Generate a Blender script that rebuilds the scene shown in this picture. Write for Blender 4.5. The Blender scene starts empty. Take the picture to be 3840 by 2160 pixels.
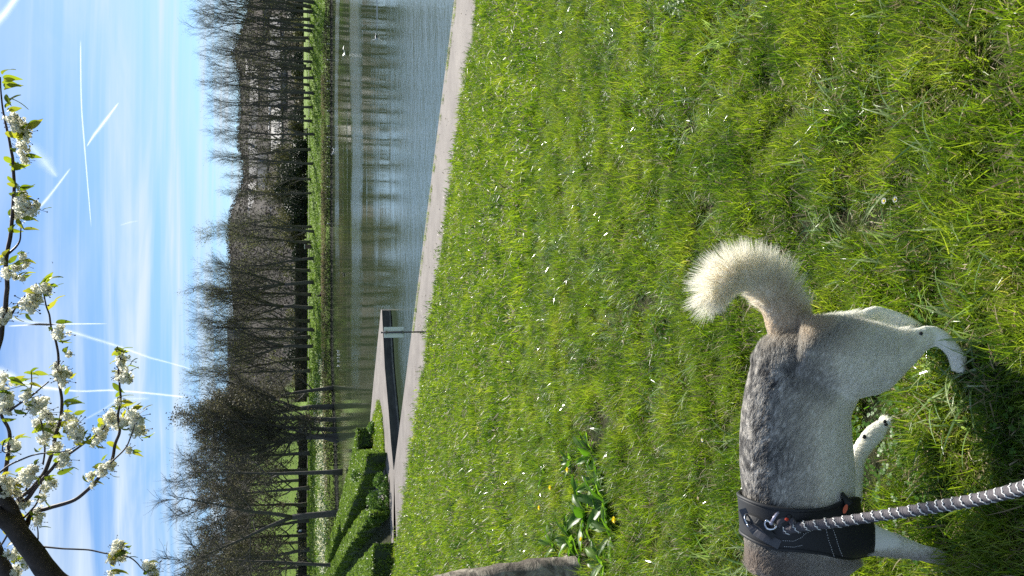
import bpy, bmesh, math, random
import numpy as np
from mathutils import Vector, Matrix
from mathutils.bvhtree import BVHTree
from mathutils import noise as mnoise

SC = bpy.context.scene
COL = SC.collection
R = math.radians

# ------------------------------------------------------------------ camera
PITCH = R(15.3); FPX = 2880.0
CAM = Vector((0, 0, 3.1))
F_ = Vector((0, math.cos(PITCH), -math.sin(PITCH)))
U_ = Vector((0, math.sin(PITCH), math.cos(PITCH)))
R_ = Vector((1, 0, 0))
cd = bpy.data.cameras.new('camera'); cam = bpy.data.objects.new('camera', cd); COL.objects.link(cam)
cd.sensor_width = 36.0; cd.lens = FPX / 3840 * 36; cd.clip_start = 0.05; cd.clip_end = 20000
# the phone was held upright but the picture is stored lying on its side
m = Matrix((-U_, R_, -F_)).transposed().to_4x4(); m.translation = CAM
cam.matrix_world = m
SC.camera = cam

# ------------------------------------------------------------------ sky and sun
SUN_AZ, SUN_EL = R(27), R(39)
w = bpy.data.worlds.new('World'); SC.world = w; w.use_nodes = True
nt = w.node_tree; N = nt.nodes; L = nt.links
bg = N['Background']; bg.inputs[1].default_value = 0.068
sky = N.new('ShaderNodeTexSky'); sky.sky_type = 'NISHITA'; sky.sun_disc = False
sky.sun_elevation = SUN_EL; sky.sun_rotation = SUN_AZ; sky.air_density = 1.0; sky.dust_density = 0.5; sky.ozone_density = 3.5
sky.altitude = 200

def math_node(nt, op, a, b=None, c=None, clamp=False):
    n = nt.nodes.new('ShaderNodeMath'); n.operation = op; n.use_clamp = clamp
    for i, v in enumerate((a, b, c)):
        if v is None: continue
        if isinstance(v, (int, float)): n.inputs[i].default_value = v
        else: nt.links.new(v, n.inputs[i])
    return n.outputs[0]

# high cirrus: streaks in the plane of the cloud layer, so that they close up towards the horizon
tc = N.new('ShaderNodeTexCoord'); sp = N.new('ShaderNodeSeparateXYZ'); L.new(tc.outputs['Generated'], sp.inputs[0])
zc = math_node(nt, 'MAXIMUM', sp.outputs[2], 0.02)
den = math_node(nt, 'ADD', zc, 0.06)
px_ = math_node(nt, 'DIVIDE', sp.outputs[0], den); py_ = math_node(nt, 'DIVIDE', sp.outputs[1], den)
cb = N.new('ShaderNodeCombineXYZ'); L.new(px_, cb.inputs[0]); L.new(py_, cb.inputs[1])
def streak(rot, sx, sy, scale, lo, hi, dist, seed):
    mp = N.new('ShaderNodeMapping'); mp.inputs['Rotation'].default_value = (0, 0, R(rot)); mp.inputs['Scale'].default_value = (sx, sy, 1)
    mp.inputs['Location'].default_value = (seed, seed * 1.7, seed * .3)
    L.new(cb.outputs[0], mp.inputs[0])
    no = N.new('ShaderNodeTexNoise'); no.inputs['Scale'].default_value = scale; no.inputs['Detail'].default_value = 7
    no.inputs['Roughness'].default_value = .55; no.inputs['Distortion'].default_value = dist
    L.new(mp.outputs[0], no.inputs['Vector'])
    mr = N.new('ShaderNodeMapRange'); mr.interpolation_type = 'SMOOTHSTEP'
    mr.inputs[1].default_value = lo; mr.inputs[2].default_value = hi
    L.new(no.outputs[0], mr.inputs[0]); return mr.outputs[0]
s1 = streak(7, .50, 1.9, 1.0, .40, .74, .5, 3.1)
s2 = streak(-8, .35, 5.0, 1.0, .44, .76, .5, 8.4)
s3 = streak(22, .9, 1.6, .8, .40, .76, 1.0, 1.3)
cl = math_node(nt, 'MULTIPLY', s1, .80)
cl = math_node(nt, 'ADD', cl, math_node(nt, 'MULTIPLY', s2, .42))
cl = math_node(nt, 'ADD', cl, math_node(nt, 'MULTIPLY', s3, .34), clamp=True)
up = N.new('ShaderNodeMapRange'); up.inputs[1].default_value = 0.0; up.inputs[2].default_value = .08; L.new(sp.outputs[2], up.inputs[0])
cl = math_node(nt, 'MULTIPLY', cl, up.outputs[0])
SKYTINT = N.new('ShaderNodeMix'); SKYTINT.data_type = 'RGBA'; SKYTINT.blend_type = 'MULTIPLY'; SKYTINT.inputs['Factor'].default_value = 1
L.new(sky.outputs[0], SKYTINT.inputs[6]); SKYTINT.inputs[7].default_value = (.62, .79, .97, 1)
mix = N.new('ShaderNodeMix'); mix.data_type = 'RGBA'
L.new(cl, mix.inputs['Factor']); L.new(SKYTINT.outputs[2], mix.inputs[6]); mix.inputs[7].default_value = (5.6, 6.6, 7.6, 1)
L.new(mix.outputs[2], bg.inputs[0])

sl = bpy.data.lights.new('sun', 'SUN'); sl.energy = 5.0; sl.angle = R(.53); sl.color = (1, .95, .86)
sun = bpy.data.objects.new('sun', sl); COL.objects.link(sun)
SD = Vector((math.sin(SUN_AZ) * math.cos(SUN_EL), math.cos(SUN_AZ) * math.cos(SUN_EL), math.sin(SUN_EL)))
sun.rotation_euler = SD.to_track_quat('Z', 'Y').to_euler(); sun.location = (20, 30, 40)

vs = SC.view_settings; vs.view_transform = 'Standard'; vs.look = 'None'; vs.exposure = 1.0; vs.gamma = 1; vs.use_curve_mapping = False
cy = SC.cycles
cy.use_denoising = False; cy.denoiser = 'OPENIMAGEDENOISE'; cy.denoising_input_passes = 'RGB_ALBEDO_NORMAL'
cy.max_bounces = 12; cy.diffuse_bounces = 8; cy.glossy_bounces = 4; cy.transmission_bounces = 6; cy.transparent_max_bounces = 12
cy.sample_clamp_indirect = 6; cy.caustics_reflective = False; cy.caustics_refractive = False

# ------------------------------------------------------------------ helpers
def ray(px, py):
    """direction (world) through a point of the photograph, 3840 x 2160"""
    a = (2160 - py - 1080) / FPX; b = (1920 - px) / FPX
    return F_ + R_ * a + U_ * b
def onz(px, py, z):
    d = ray(px, py); return CAM + d * ((z - CAM.z) / d.z)
def ony(px, py, y):
    d = ray(px, py); return CAM + d * (y / d.y)

def tag(o, label=None, cat=None, group=None, kind=None):
    if label: o['label'] = label
    if cat: o['category'] = cat
    if group: o['group'] = group
    if kind: o['kind'] = kind
    return o
def empty(name, loc, label, cat, group=None, rz=0):
    o = bpy.data.objects.new(name, None); COL.objects.link(o); o.location = loc; o.rotation_euler = (0, 0, rz)
    o.empty_display_size = .2
    return tag(o, label, cat, group)
def link(name, me, parent=None, mats=None, smooth=False):
    o = bpy.data.objects.new(name, me); COL.objects.link(o)
    if parent is not None: o.parent = parent
    if mats is not None and not me.materials:
        for mm in (mats if isinstance(mats, (list, tuple)) else [mats]): me.materials.append(mm)
    if smooth: me.shade_smooth()
    return o

class MB:
    """collects verts and faces for one mesh"""
    def __init__(s): s.v = []; s.f = []; s.m = []; s.mi = 0
    def add(s, vs, fs):
        b = len(s.v); s.v.extend([tuple(v) for v in vs]); s.f.extend([tuple(i + b for i in f) for f in fs]); s.m.extend([s.mi] * len(fs))
    def tube(s, pts, rad, n=6, cap=True):
        pts = [Vector(p) for p in pts]
        if isinstance(rad, (int, float)): rad = [rad] * len(pts)
        b = len(s.v); k = len(pts)
        up = Vector((.123, .456, .88)).normalized()
        t0 = (pts[1] - pts[0]).normalized()
        u = t0.cross(up)
        if u.length < .1: u = t0.cross(Vector((1, 0, 0)))
        u.normalize()
        for i in range(k):
            t = (pts[min(i + 1, k - 1)] - pts[max(i - 1, 0)])
            if t.length < 1e-9: t = t0
            t = t.normalized(); u = (u - t * u.dot(t)).normalized(); w_ = t.cross(u)
            for j in range(n):
                a = 2 * math.pi * j / n
                s.v.append(tuple(pts[i] + (u * math.cos(a) + w_ * math.sin(a)) * rad[i]))
        for i in range(k - 1):
            for j in range(n):
                j2 = (j + 1) % n
                s.f.append((b + i * n + j, b + i * n + j2, b + (i + 1) * n + j2, b + (i + 1) * n + j)); s.m.append(s.mi)
        if cap:
            s.f.append(tuple(b + j for j in reversed(range(n)))); s.m.append(s.mi)
            s.f.append(tuple(b + (k - 1) * n + j for j in range(n))); s.m.append(s.mi)
    def box(s, c, d, rz=0):
        c = Vector(c); vs = []
        for dz in (-1, 1):
            for dx, dy in ((-1, -1), (1, -1), (1, 1), (-1, 1)):
                x = dx * d[0] / 2; y = dy * d[1] / 2
                vs.append((c.x + x * math.cos(rz) - y * math.sin(rz), c.y + x * math.sin(rz) + y * math.cos(rz), c.z + dz * d[2] / 2))
        s.add(vs, [(3, 2, 1, 0), (4, 5, 6, 7), (0, 1, 5, 4), (1, 2, 6, 5), (2, 3, 7, 6), (3, 0, 4, 7)])
    def ball(s, c, r, seg=8, ring=6):
        if isinstance(r, (int, float)): r = (r, r, r)
        vs = [(c[0], c[1], c[2] + r[2])]; fs = []
        for i in range(1, ring):
            th = math.pi * i / ring
            for j in range(seg):
                a = 2 * math.pi * j / seg
                vs.append((c[0] + r[0] * math.sin(th) * math.cos(a), c[1] + r[1] * math.sin(th) * math.sin(a), c[2] + r[2] * math.cos(th)))
        vs.append((c[0], c[1], c[2] - r[2]))
        for j in range(seg): fs.append((0, 1 + j, 1 + (j + 1) % seg))
        for i in range(ring - 2):
            for j in range(seg):
                a = 1 + i * seg + j; b_ = 1 + i * seg + (j + 1) % seg
                fs.append((a, a + seg, b_ + seg, b_))
        e = len(vs) - 1; o = 1 + (ring - 2) * seg
        for j in range(seg): fs.append((e, o + (j + 1) % seg, o + j))
        s.add(vs, fs)
    def mesh(s, name):
        me = bpy.data.meshes.new(name); me.from_pydata(s.v, [], s.f)
        if any(s.m): me.polygons.foreach_set('material_index', s.m)
        me.update(); return me
    def build(s, name, mats, parent=None, smooth=False):
        return link(name, s.mesh(name), parent, mats, smooth)

def quads_mesh(name, P, A, B, rng=None, mats=None):
    """many small four sided leaves: centre P, half axes A and B (numpy n x 3); pointed diamonds"""
    n = len(P)
    v = np.empty((n, 4, 3)); v[:, 0] = P - A; v[:, 1] = P + B; v[:, 2] = P + A; v[:, 3] = P - B
    me = bpy.data.meshes.new(name)
    me.vertices.add(4 * n); me.loops.add(4 * n); me.polygons.add(n)
    me.vertices.foreach_set('co', v.reshape(-1))
    me.loops.foreach_set('vertex_index', np.arange(4 * n, dtype=np.int32))
    me.polygons.foreach_set('loop_start', np.arange(0, 4 * n, 4, dtype=np.int32))
    me.polygons.foreach_set('loop_total', np.full(n, 4, dtype=np.int32))
    me.update()
    return me
def rand_axes(n, rng, size, aspect=.5, flat=None):
    a = rng.normal(size=(n, 3)); 
    if flat is not None: a[:, 2] *= flat
    a /= np.linalg.norm(a, axis=1)[:, None]
    b = rng.normal(size=(n, 3)); b -= a * (a * b).sum(1)[:, None]; b /= np.linalg.norm(b, axis=1)[:, None]
    s = (size * rng.uniform(.6, 1.3, n))[:, None]
    return a * s, b * s * aspect

def smooth_path(pts, sub=5):
    pts = [Vector(p) for p in pts]; out = []
    k = len(pts)
    for i in range(k - 1):
        p0, p1, p2, p3 = pts[max(i - 1, 0)], pts[i], pts[i + 1], pts[min(i + 2, k - 1)]
        for j in range(sub):
            t = j / sub
            out.append(.5 * ((2 * p1) + (p2 - p0) * t + (2 * p0 - 5 * p1 + 4 * p2 - p3) * t * t + (3 * p1 - p0 - 3 * p2 + p3) * t ** 3))
    out.append(pts[-1]); return out

# ------------------------------------------------------------------ materials
def mat(name):
    mm = bpy.data.materials.new(name); mm.use_nodes = True
    return mm, mm.node_tree, mm.node_tree.nodes['Principled BSDF']
def ramp(nt, fac, stops):
    r = nt.nodes.new('ShaderNodeValToRGB'); e = r.color_ramp.elements
    while len(e) < len(stops): e.new(.5)
    for i, (p, c) in enumerate(stops): e[i].position = p; e[i].color = (*c, 1)
    if fac is not None: nt.links.new(fac, r.inputs[0])
    return r.outputs[0]
def noise_fac(nt, scale, detail=4, rough=.55, coord='Object', stretch=None, dist=0):
    t = nt.nodes.new('ShaderNodeTexCoord')
    if coord == 'Position': src = nt.nodes.new('ShaderNodeNewGeometry').outputs['Position']
    else: src = t.outputs[coord]
    if stretch:
        mp = nt.nodes.new('ShaderNodeMapping'); mp.inputs['Scale'].default_value = stretch; nt.links.new(src, mp.inputs[0]); src = mp.outputs[0]
    n = nt.nodes.new('ShaderNodeTexNoise'); n.inputs['Scale'].default_value = scale; n.inputs['Detail'].default_value = detail
    n.inputs['Roughness'].default_value = rough; n.inputs['Distortion'].default_value = dist
    nt.links.new(src, n.inputs['Vector']); return n.outputs[0]
def bump(nt, b, h, strength=.5, dist=.01):
    n = nt.nodes.new('ShaderNodeBump'); n.inputs['Strength'].default_value = strength; n.inputs['Distance'].default_value = dist
    nt.links.new(h, n.inputs['Height']); nt.links.new(n.outputs[0], b.inputs['Normal'])
def simple(name, col, rough=.7, metal=0, nscale=None, var=.35, bumps=None, coord='Object', spec=None):
    mm, nt, b = mat(name); b.inputs['Roughness'].default_value = rough; b.inputs['Metallic'].default_value = metal
    if spec is not None: b.inputs['Specular IOR Level'].default_value = spec
    if nscale:
        f = noise_fac(nt, nscale, coord=coord)
        c = ramp(nt, f, [(.3, tuple(x * (1 - var) for x in col)), (.7, tuple(min(1, x * (1 + var)) for x in col))])
        nt.links.new(c, b.inputs['Base Color'])
        if bumps: bump(nt, b, f, *bumps)
    else: b.inputs['Base Color'].default_value = (*col, 1)
    return mm
def leafy(name, stops, trans=.45, rough=.5, nscale=None, spec=.3, tcol=None, rnd='island', coord='Object'):
    """thin leaf: diffuse and gloss from Principled mixed with light coming through"""
    mm, nt, b = mat(name); b.inputs['Roughness'].default_value = rough; b.inputs['Specular IOR Level'].default_value = spec
    if rnd == 'island': f = nt.nodes.new('ShaderNodeNewGeometry').outputs['Random Per Island']
    elif rnd == 'object': f = nt.nodes.new('ShaderNodeObjectInfo').outputs['Random']
    else: f = noise_fac(nt, nscale or 1, coord=coord)
    if rnd != 'noise' and nscale:
        f2 = noise_fac(nt, nscale, coord=coord, detail=2)
        f = math_node(nt, 'ADD', math_node(nt, 'MULTIPLY', f, .55), math_node(nt, 'MULTIPLY', math_node(nt, 'SUBTRACT', f2, .25), .9), clamp=True)
    c = ramp(nt, f, stops)
    nt.links.new(c, b.inputs['Base Color'])
    tr = nt.nodes.new('ShaderNodeBsdfTranslucent')
    if tcol:
        mx = nt.nodes.new('ShaderNodeMix'); mx.data_type = 'RGBA'; mx.blend_type = 'MULTIPLY'; mx.inputs['Factor'].default_value = 1
        nt.links.new(c, mx.inputs[6]); mx.inputs[7].default_value = (*tcol, 1); nt.links.new(mx.outputs[2], tr.inputs[0])
    else: nt.links.new(c, tr.inputs[0])
    ms = nt.nodes.new('ShaderNodeMixShader'); ms.inputs[0].default_value = trans
    nt.links.new(b.outputs[0], ms.inputs[1]); nt.links.new(tr.outputs[0], ms.inputs[2])
    nt.links.new(ms.outputs[0], nt.nodes['Material Output'].inputs[0])
    return mm

# ------------------------------------------------------------------ terrain
NV = (0.660, 0.752)                       # across the path, away from the camera
D0, D1 = 13.56, 15.80                     # near and far edge of the path
ZW = -0.36                                # water level
RNG = np.random.default_rng(7)
def smooth01(t): t = min(1, max(0, t)); return t * t * (3 - 2 * t)
def shore_y(x):
    if x > -8: return 93.5 + .03 * x
    if x > -34: return 93.3 - (-8 - x) * .95
    return 68.6
CREST = [(-1500, 860), (0, 935), (80, 940), (120, 933), (164, 914), (215, 897), (261, 878), (290, 884), (319, 900), (459, 907), (556, 895), (600, 903), (638, 914), (680, 916), (729, 909), (770, 892), (811, 870), (893, 861), (990, 866), (1086, 871), (1183, 878), (1280, 868), (1500, 860), (2160, 850), (4000, 840)]
CR = [((1080 - p) / FPX, (1920 - v) / FPX) for p, v in sorted(CREST, key=lambda q: -q[0])]
CRX = [c[0] for c in CR]; CRY = []
for a, b in CR:
    d = F_ + U_ * b; CRY.append(d.z / d.y)
def hill_z(x, y):
    """height of the slope behind the park"""
    if y <= 205: return 0
    a = x / y * .985
    el = float(np.interp(a, CRX, CRY))
    top = CAM.z + 335 * el
    base = 2.85
    t = (y - 205) / 130
    if t < 1: return (top - base) * (t ** .85)
    return (top - base) * max(.2, 1 - (t - 1) * .06)
def ground_z(x, y):
    d = x * NV[0] + y * NV[1]
    if d < D0: 
        z = 1.6 * (1 - d / D0)
        return z if z < 2.6 else 2.6 + (z - 2.6) * .2
    c = x * .917 + y * .40; s = -x * .40 + y * .917
    sh = shore_y(x)
    if y > sh - 2:
        t = y - sh
        if t < 0: return ZW - .9 * smooth01(-t / 2) + 0.0
        if t < 1.2: return ZW + (t / 1.2) * .62
        if t < 26: return .26 + (t - 1.2) * .066
        z = 1.9 + (t - 26) * .0115 if y < 400 else 4
        return min(z, 3.2) + hill_z(x, y)
    if c < 8.35 and s > 26 and d > D1 - 1.2 and y > 27.5 - (x + 10) * .2 and x < (-5.7 if y > 31 else -7.0):
        return -.02 + .5 * smooth01((-x - 20) / 30)
    if d < D0 + .5: return -.03
    return max(-1.3, -.03 - (d - D0 - .5) * 1.2)

ys = np.concatenate([np.linspace(-40, -4, 10), np.linspace(-3, 30, 67), np.linspace(31, 60, 26), np.linspace(61, 128, 100), np.linspace(130, 360, 70), np.geomspace(380, 6000, 14)])
xh = np.concatenate([np.linspace(0, 60, 75), np.linspace(62, 200, 36), np.geomspace(215, 5000, 14)])
xs = np.concatenate([-xh[::-1], xh[1:]])
nx, ny = len(xs), len(ys)
V = []
for y in ys:
    for x in xs:
        z = ground_z(x, y)
        if y > 210: z += 1.2 * mnoise.noise(Vector((x * .03, y * .03, 0)))* min(1, (y - 210) / 60) * (1 if y < 310 else 0)
        elif y > shore_y(x): z += .10 * mnoise.noise(Vector((x * .3, y * .3, 3)))
        V.append((x, y, z))
Fc = [(j * nx + i, j * nx + i + 1, (j + 1) * nx + i + 1, (j + 1) * nx + i) for j in range(ny - 1) for i in range(nx - 1)]
me = bpy.data.meshes.new('ground'); me.from_pydata(V, [], Fc); me.shade_smooth()
gm, nt, b = mat('turf'); b.inputs['Roughness'].default_value = .9; b.inputs['Specular IOR Level'].default_value = .15
pos = nt.nodes.new('ShaderNodeNewGeometry'); sp = nt.nodes.new('ShaderNodeSeparateXYZ'); nt.links.new(pos.outputs['Position'], sp.inputs[0])
near = ramp(nt, noise_fac(nt, 9, coord='Position'), [(.3, (.015, .022, .008)), (.55, (.045, .05, .02)), (.8, (.12, .10, .05))])
far = ramp(nt, noise_fac(nt, .5, 6, .7, coord='Position'), [(.3, (.07, .12, .014)), (.5, (.13, .21, .02)), (.75, (.2, .28, .035))])
hillc = ramp(nt, noise_fac(nt, .12, 8, .75, coord='Position'), [(.3, (.018, .016, .013)), (.48, (.038, .032, .027)), (.62, (.058, .05, .04)), (.8, (.04, .046, .024))])
def mixc(nt, f, a, b_):
    x = nt.nodes.new('ShaderNodeMix'); x.data_type = 'RGBA'; nt.links.new(f, x.inputs['Factor']); nt.links.new(a, x.inputs[6]); nt.links.new(b_, x.inputs[7]); return x.outputs[2]
def mrange(nt, v, a, b_):
    r = nt.nodes.new('ShaderNodeMapRange'); r.inputs[1].default_value = a; r.inputs[2].default_value = b_; nt.links.new(v, r.inputs[0]); return r.outputs[0]
c1 = mixc(nt, mrange(nt, sp.outputs[1], 30, 60), near, far)
ye = math_node(nt, 'SUBTRACT', sp.outputs[1], math_node(nt, 'MINIMUM', math_node(nt, 'MULTIPLY', math_node(nt, 'MAXIMUM', math_node(nt, 'SUBTRACT', -24, sp.outputs[0]), 0), 3), 62))
c2 = mixc(nt, mrange(nt, ye, 203, 212), c1, hillc)
under = nt.nodes.new('ShaderNodeRGB'); under.outputs[0].default_value = (.02, .022, .016, 1)
c3 = mixc(nt, mrange(nt, sp.outputs[2], -.05, -.22), c2, under.outputs[0])
nt.links.new(c3, b.inputs['Base Color'])
bump(nt, b, noise_fac(nt, 3, 8, .8, coord='Position'), .8, .25)
g = link('ground', me, None, gm); tag(g, kind='structure')
# ------------------------------------------------------------------ water
wm, nt, b = mat('pond_water'); b.inputs['Base Color'].default_value = (.040, .058, .026, 1); b.inputs['IOR'].default_value = 1.9
b.inputs['Specular IOR Level'].default_value = .5
pos = nt.nodes.new('ShaderNodeNewGeometry'); sp = nt.nodes.new('ShaderNodeSeparateXYZ'); nt.links.new(pos.outputs['Position'], sp.inputs[0])
X, Y = sp.outputs[0], sp.outputs[1]
def gate(v, a, b_, c, d):
    return math_node(nt, 'MULTIPLY', mrange(nt, v, a, b_), mrange(nt, v, d, c))
wob = noise_fac(nt, .06, 4, .6, 'Position', (1, .35, 1))
Yw = math_node(nt, 'ADD', Y, math_node(nt, 'MULTIPLY', math_node(nt, 'SUBTRACT', wob, .5), 16))
bandA = math_node(nt, 'MULTIPLY', gate(Yw, 46, 50, 56, 58), mrange(nt, X, -9, 1))
bandB = math_node(nt, 'MULTIPLY', gate(Yw, 75, 77, 84, 86), mrange(nt, X, -2, 6))
bandC = math_node(nt, 'MULTIPLY', mrange(nt, Yw, 30, 25), mrange(nt, X, -10, -2))
thin = math_node(nt, 'MULTIPLY', ramp(nt, noise_fac(nt, .25, 5, .6, 'Position', (.12, 1, 1)), [(.55, (0, 0, 0)), (.66, (1, 1, 1))]), .5)
msk = math_node(nt, 'MAXIMUM', math_node(nt, 'MAXIMUM', bandA, bandB), math_node(nt, 'MULTIPLY', bandC, .8))
msk = math_node(nt, 'MAXIMUM', msk, math_node(nt, 'MULTIPLY', math_node(nt, 'MULTIPLY', thin, .6), mrange(nt, X, -12, 4)))
amp = math_node(nt, 'ADD', math_node(nt, 'MULTIPLY', msk, .9), .10)
h1 = noise_fac(nt, 6, 4, .6, 'Position', (.45, 1, 1)); h2 = noise_fac(nt, 1.3, 3, .5, 'Position', (.4, 1, 1))
hh = math_node(nt, 'ADD', math_node(nt, 'MULTIPLY', h1, .35), math_node(nt, 'MULTIPLY', h2, .5))
hh = math_node(nt, 'MULTIPLY', hh, amp)
bump(nt, b, hh, 1.0, .06)
nt.links.new(math_node(nt, 'ADD', math_node(nt, 'MULTIPLY', msk, .10), .02), b.inputs['Roughness'])
mb = MB(); mb.add([(-130, 10, ZW), (150, 10, ZW), (150, 97.5, ZW), (-130, 97.5, ZW)], [(0, 1, 2, 3)])
tag(mb.build('water', wm), kind='structure')

# ------------------------------------------------------------------ path and pier
pm, nt, b = mat('path_gravel'); b.inputs['Roughness'].default_value = .85; b.inputs['Specular IOR Level'].default_value = .3
f1 = noise_fac(nt, 120, 3, .7, 'Position'); f2 = noise_fac(nt, 1.2, 5, .65, 'Position')
c = ramp(nt, math_node(nt, 'ADD', math_node(nt, 'MULTIPLY', f1, .5), math_node(nt, 'MULTIPLY', f2, .5)), [(.34, (.12, .105, .095)), (.5, (.185, .165, .148)), (.66, (.25, .225, .20))])
nt.links.new(c, b.inputs['Base Color']); bump(nt, b, f1, .5, .006)
cm, nt, b = mat('pier_concrete'); b.inputs['Roughness'].default_value = .8
f2 = noise_fac(nt, 2.0, 7, .7, 'Position', (1, 1, 3))
c = ramp(nt, f2, [(.35, (.028, .03, .028)), (.55, (.06, .06, .055)), (.75, (.11, .105, .09))]); nt.links.new(c, b.inputs['Base Color']); bump(nt, b, f2, .6, .03)

def slab(name, poly, z0, z1, matT, matS):
    """flat slab: worn top, rough sides"""
    k = len(poly); mb = MB()
    mb.add([(p[0], p[1], z1) for p in poly], [tuple(range(k))])
    mb.mi = 1
    for i in range(k):
        a, c_ = poly[i], poly[(i + 1) % k]
        n = max(1, int((Vector(a[:2]) - Vector(c_[:2])).length / 1.0))
        for j in range(n):
            p = [a[q] + (c_[q] - a[q]) * j / n for q in (0, 1)]; r = [a[q] + (c_[q] - a[q]) * (j + 1) / n for q in (0, 1)]
            mb.add([(p[0], p[1], z0), (r[0], r[1], z0), (r[0], r[1], z1), (p[0], p[1], z1)], [(0, 1, 2, 3)])
    o = mb.build(name, [matT, matS]); return tag(o, kind='structure')
# the path polygon follows the two edge lines; direction along it:
PD = Vector((-.752, .660))
def pth(d, s): return (NV[0] * d + PD.x * s, NV[1] * d + PD.y * s)
path_poly = [pth(D0 - .25, -30), pth(D1, -30), (-6.35, 26.9), (-6.6, 29.6), (-8.2, 28.3), (-10.1, 27.0), (-14.5, 24.4), pth(D0 - .25, 26)]
slab('path', path_poly, -1.5, .006, pm, cm)
P2 = lambda px, py, z=0: tuple(onz(px, py, z)[:2])
pier_poly = [P2(1432, 1164), P2(1428.5, 1160), P2(1412, 1323), P2(1400, 1440), P2(1388, 1570), (-8.5, 37), (-9.5, 31), (-6.72, 29.69), (-6.46, 26.96), P2(1466, 1660), P2(1458, 1550), P2(1443, 1380)]
pier = slab('pier', pier_poly, -1.5, .0, pm, cm)
# narrow ledge at the waterline, a part of the pier
mb = MB()
q = [P2(1432, 1166), P2(1443, 1380), P2(1458, 1550), P2(1476, 1762)]
for a, c_ in zip(q[:-1], q[1:]):
    dv = (Vector(c_) - Vector(a)).normalized(); nn = Vector((-dv.y, dv.x)) * (1 if dv.x * 1 else 1)
    if nn.y > 0: nn = -nn
    L1 = (Vector(c_) - Vector(a)).length; mid = (Vector(a) + Vector(c_)) / 2 + nn * .035
    mb.box((mid.x, mid.y, ZW + .05), (L1, .07, .05), math.atan2(dv.y, dv.x))
lm = simple('ledge_stone', (.17, .165, .14), .8, nscale=5, coord='Position')
mb.build('ledge', lm, pier)
# edging joints in the path's water side wall
# ------------------------------------------------------------------ small grass island on the pier + verge handled by the grass scatter
TRI = [P2(1424, 1515), P2(1433, 1560), P2(1440, 1640), P2(1445, 1735), P2(1425, 1745), P2(1388, 1700), P2(1392, 1620), P2(1409, 1560)]
def inpoly(x, y, poly):
    c = False; j = len(poly) - 1
    for i in range(len(poly)):
        if (poly[i][1] > y) != (poly[j][1] > y) and x < (poly[j][0] - poly[i][0]) * (y - poly[i][1]) / (poly[j][1] - poly[i][1]) + poly[i][0]: c = not c
        j = i
    return c

# ------------------------------------------------------------------ hedges
hedge_core = simple('hedge_inside', (.03, .05, .016), .95, nscale=6)
hedge_leaf = leafy('hedge_leaf', [(0, (.06, .11, .014)), (.45, (.14, .23, .024)), (.8, (.23, .34, .04)), (1, (.29, .31, .09))], .4, .45, nscale=.9)
def hedge(name, poly, h, label, cat='hedge', group=None, dens=650, leaf=.048, z0=-.03, rough=.07, bulge=0):
    k = len(poly); cx = sum(p[0] for p in poly) / k; cy_ = sum(p[1] for p in poly) / k
    t = empty(name, (cx, cy_, z0), label, cat, group)
    pts = [Vector((p[0] - cx, p[1] - cy_)) for p in poly]
    if sum(a.x * b_.y - a.y * b_.x for a, b_ in zip(pts, pts[1:] + pts[:1])) < 0: pts.reverse()
    # core prism, inset a little
    mb = MB(); ins = [p * 1.0 - p.normalized() * .05 for p in pts]
    mb.add([(p.x, p.y, 0) for p in ins] + [(p.x, p.y, h - .05) for p in ins], [tuple(range(k, 2 * k)), tuple(reversed(range(k)))] + [(i, (i + 1) % k, k + (i + 1) % k, k + i) for i in range(k)])
    mb.build('inner_branches', hedge_core, t)
    rng = np.random.default_rng(int(abs(cx * 100)))
    P = []
    # top
    xs_ = [p.x for p in pts]; ys_ = [p.y for p in pts]
    area = (max(xs_) - min(xs_)) * (max(ys_) - min(ys_))
    pl = [(p.x, p.y) for p in pts]
    for _ in range(int(area * dens)):
        x = rng.uniform(min(xs_), max(xs_)); y = rng.uniform(min(ys_), max(ys_))
        dist = y + cy_
        if dist > 45 and rng.random() > (45 / dist) ** 1.5: continue
        if inpoly(x, y, pl):
            wv = mnoise.noise(Vector((x * .9 + cx, y * .9, .3))) * rough + mnoise.noise(Vector((x * 4, y * 4 + cx, 1.3))) * rough * .5
            P.append((x, y, h + wv + rng.uniform(-.05, .03)))
    for i in range(k):
        a, c_ = pts[i], pts[(i + 1) % k]; ln = (c_ - a).length; nn = Vector(((c_ - a).y, -(c_ - a).x)).normalized()
        if (a.y + c_.y) / 2 > 0 and nn.y > .3: continue
        for _ in range(int(ln * h * dens * .8)):
            u = rng.random(); y = (a.y + (c_.y - a.y) * u) + cy_
            if y > 45 and rng.random() > (45 / y) ** 1.5: continue
            z = rng.random() * h; p = a + (c_ - a) * u
            off = mnoise.noise(Vector((p.x * 1.5, p.y * 1.5, z * 1.5 + cx))) * rough * 1.3 + rng.uniform(-.05, .03)
            off += bulge * math.sin(math.pi * z / h)
            P.append((p.x + nn.x * off, p.y + nn.y * off, z))
    P = np.array(P); far = np.clip((P[:, 1] + cy_) / 40, 1, 2.2)
    A, B = rand_axes(len(P), rng, leaf, .6); A *= far[:, None]; B *= far[:, None]
    link('foliage', quads_mesh('foliage', P, A, B), t, hedge_leaf)
    return t
HG = 'clipped hedges behind the pier'
hedge('clipped_hedge', [(-6.2, 34.6), (-6.7, 34.9), (-15.9, 54.5), (-35.5, 101), (-37.5, 100.6), (-16.6, 54), (-6.9, 34.0)], .80, 'farthest and longest low clipped hedge, thin lit top running back along the pond', group=HG, dens=520)
hedge('clipped_hedge', [(-6.2, 29.15), (-7.15, 34.3), (-14.1, 48.4), (-14.8, 47.8), (-8.1, 32.5), (-6.9, 30)], .80, 'clipped hedge with bright flat top and dark end face nearest the fork of the paths', group=HG, dens=700)
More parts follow.
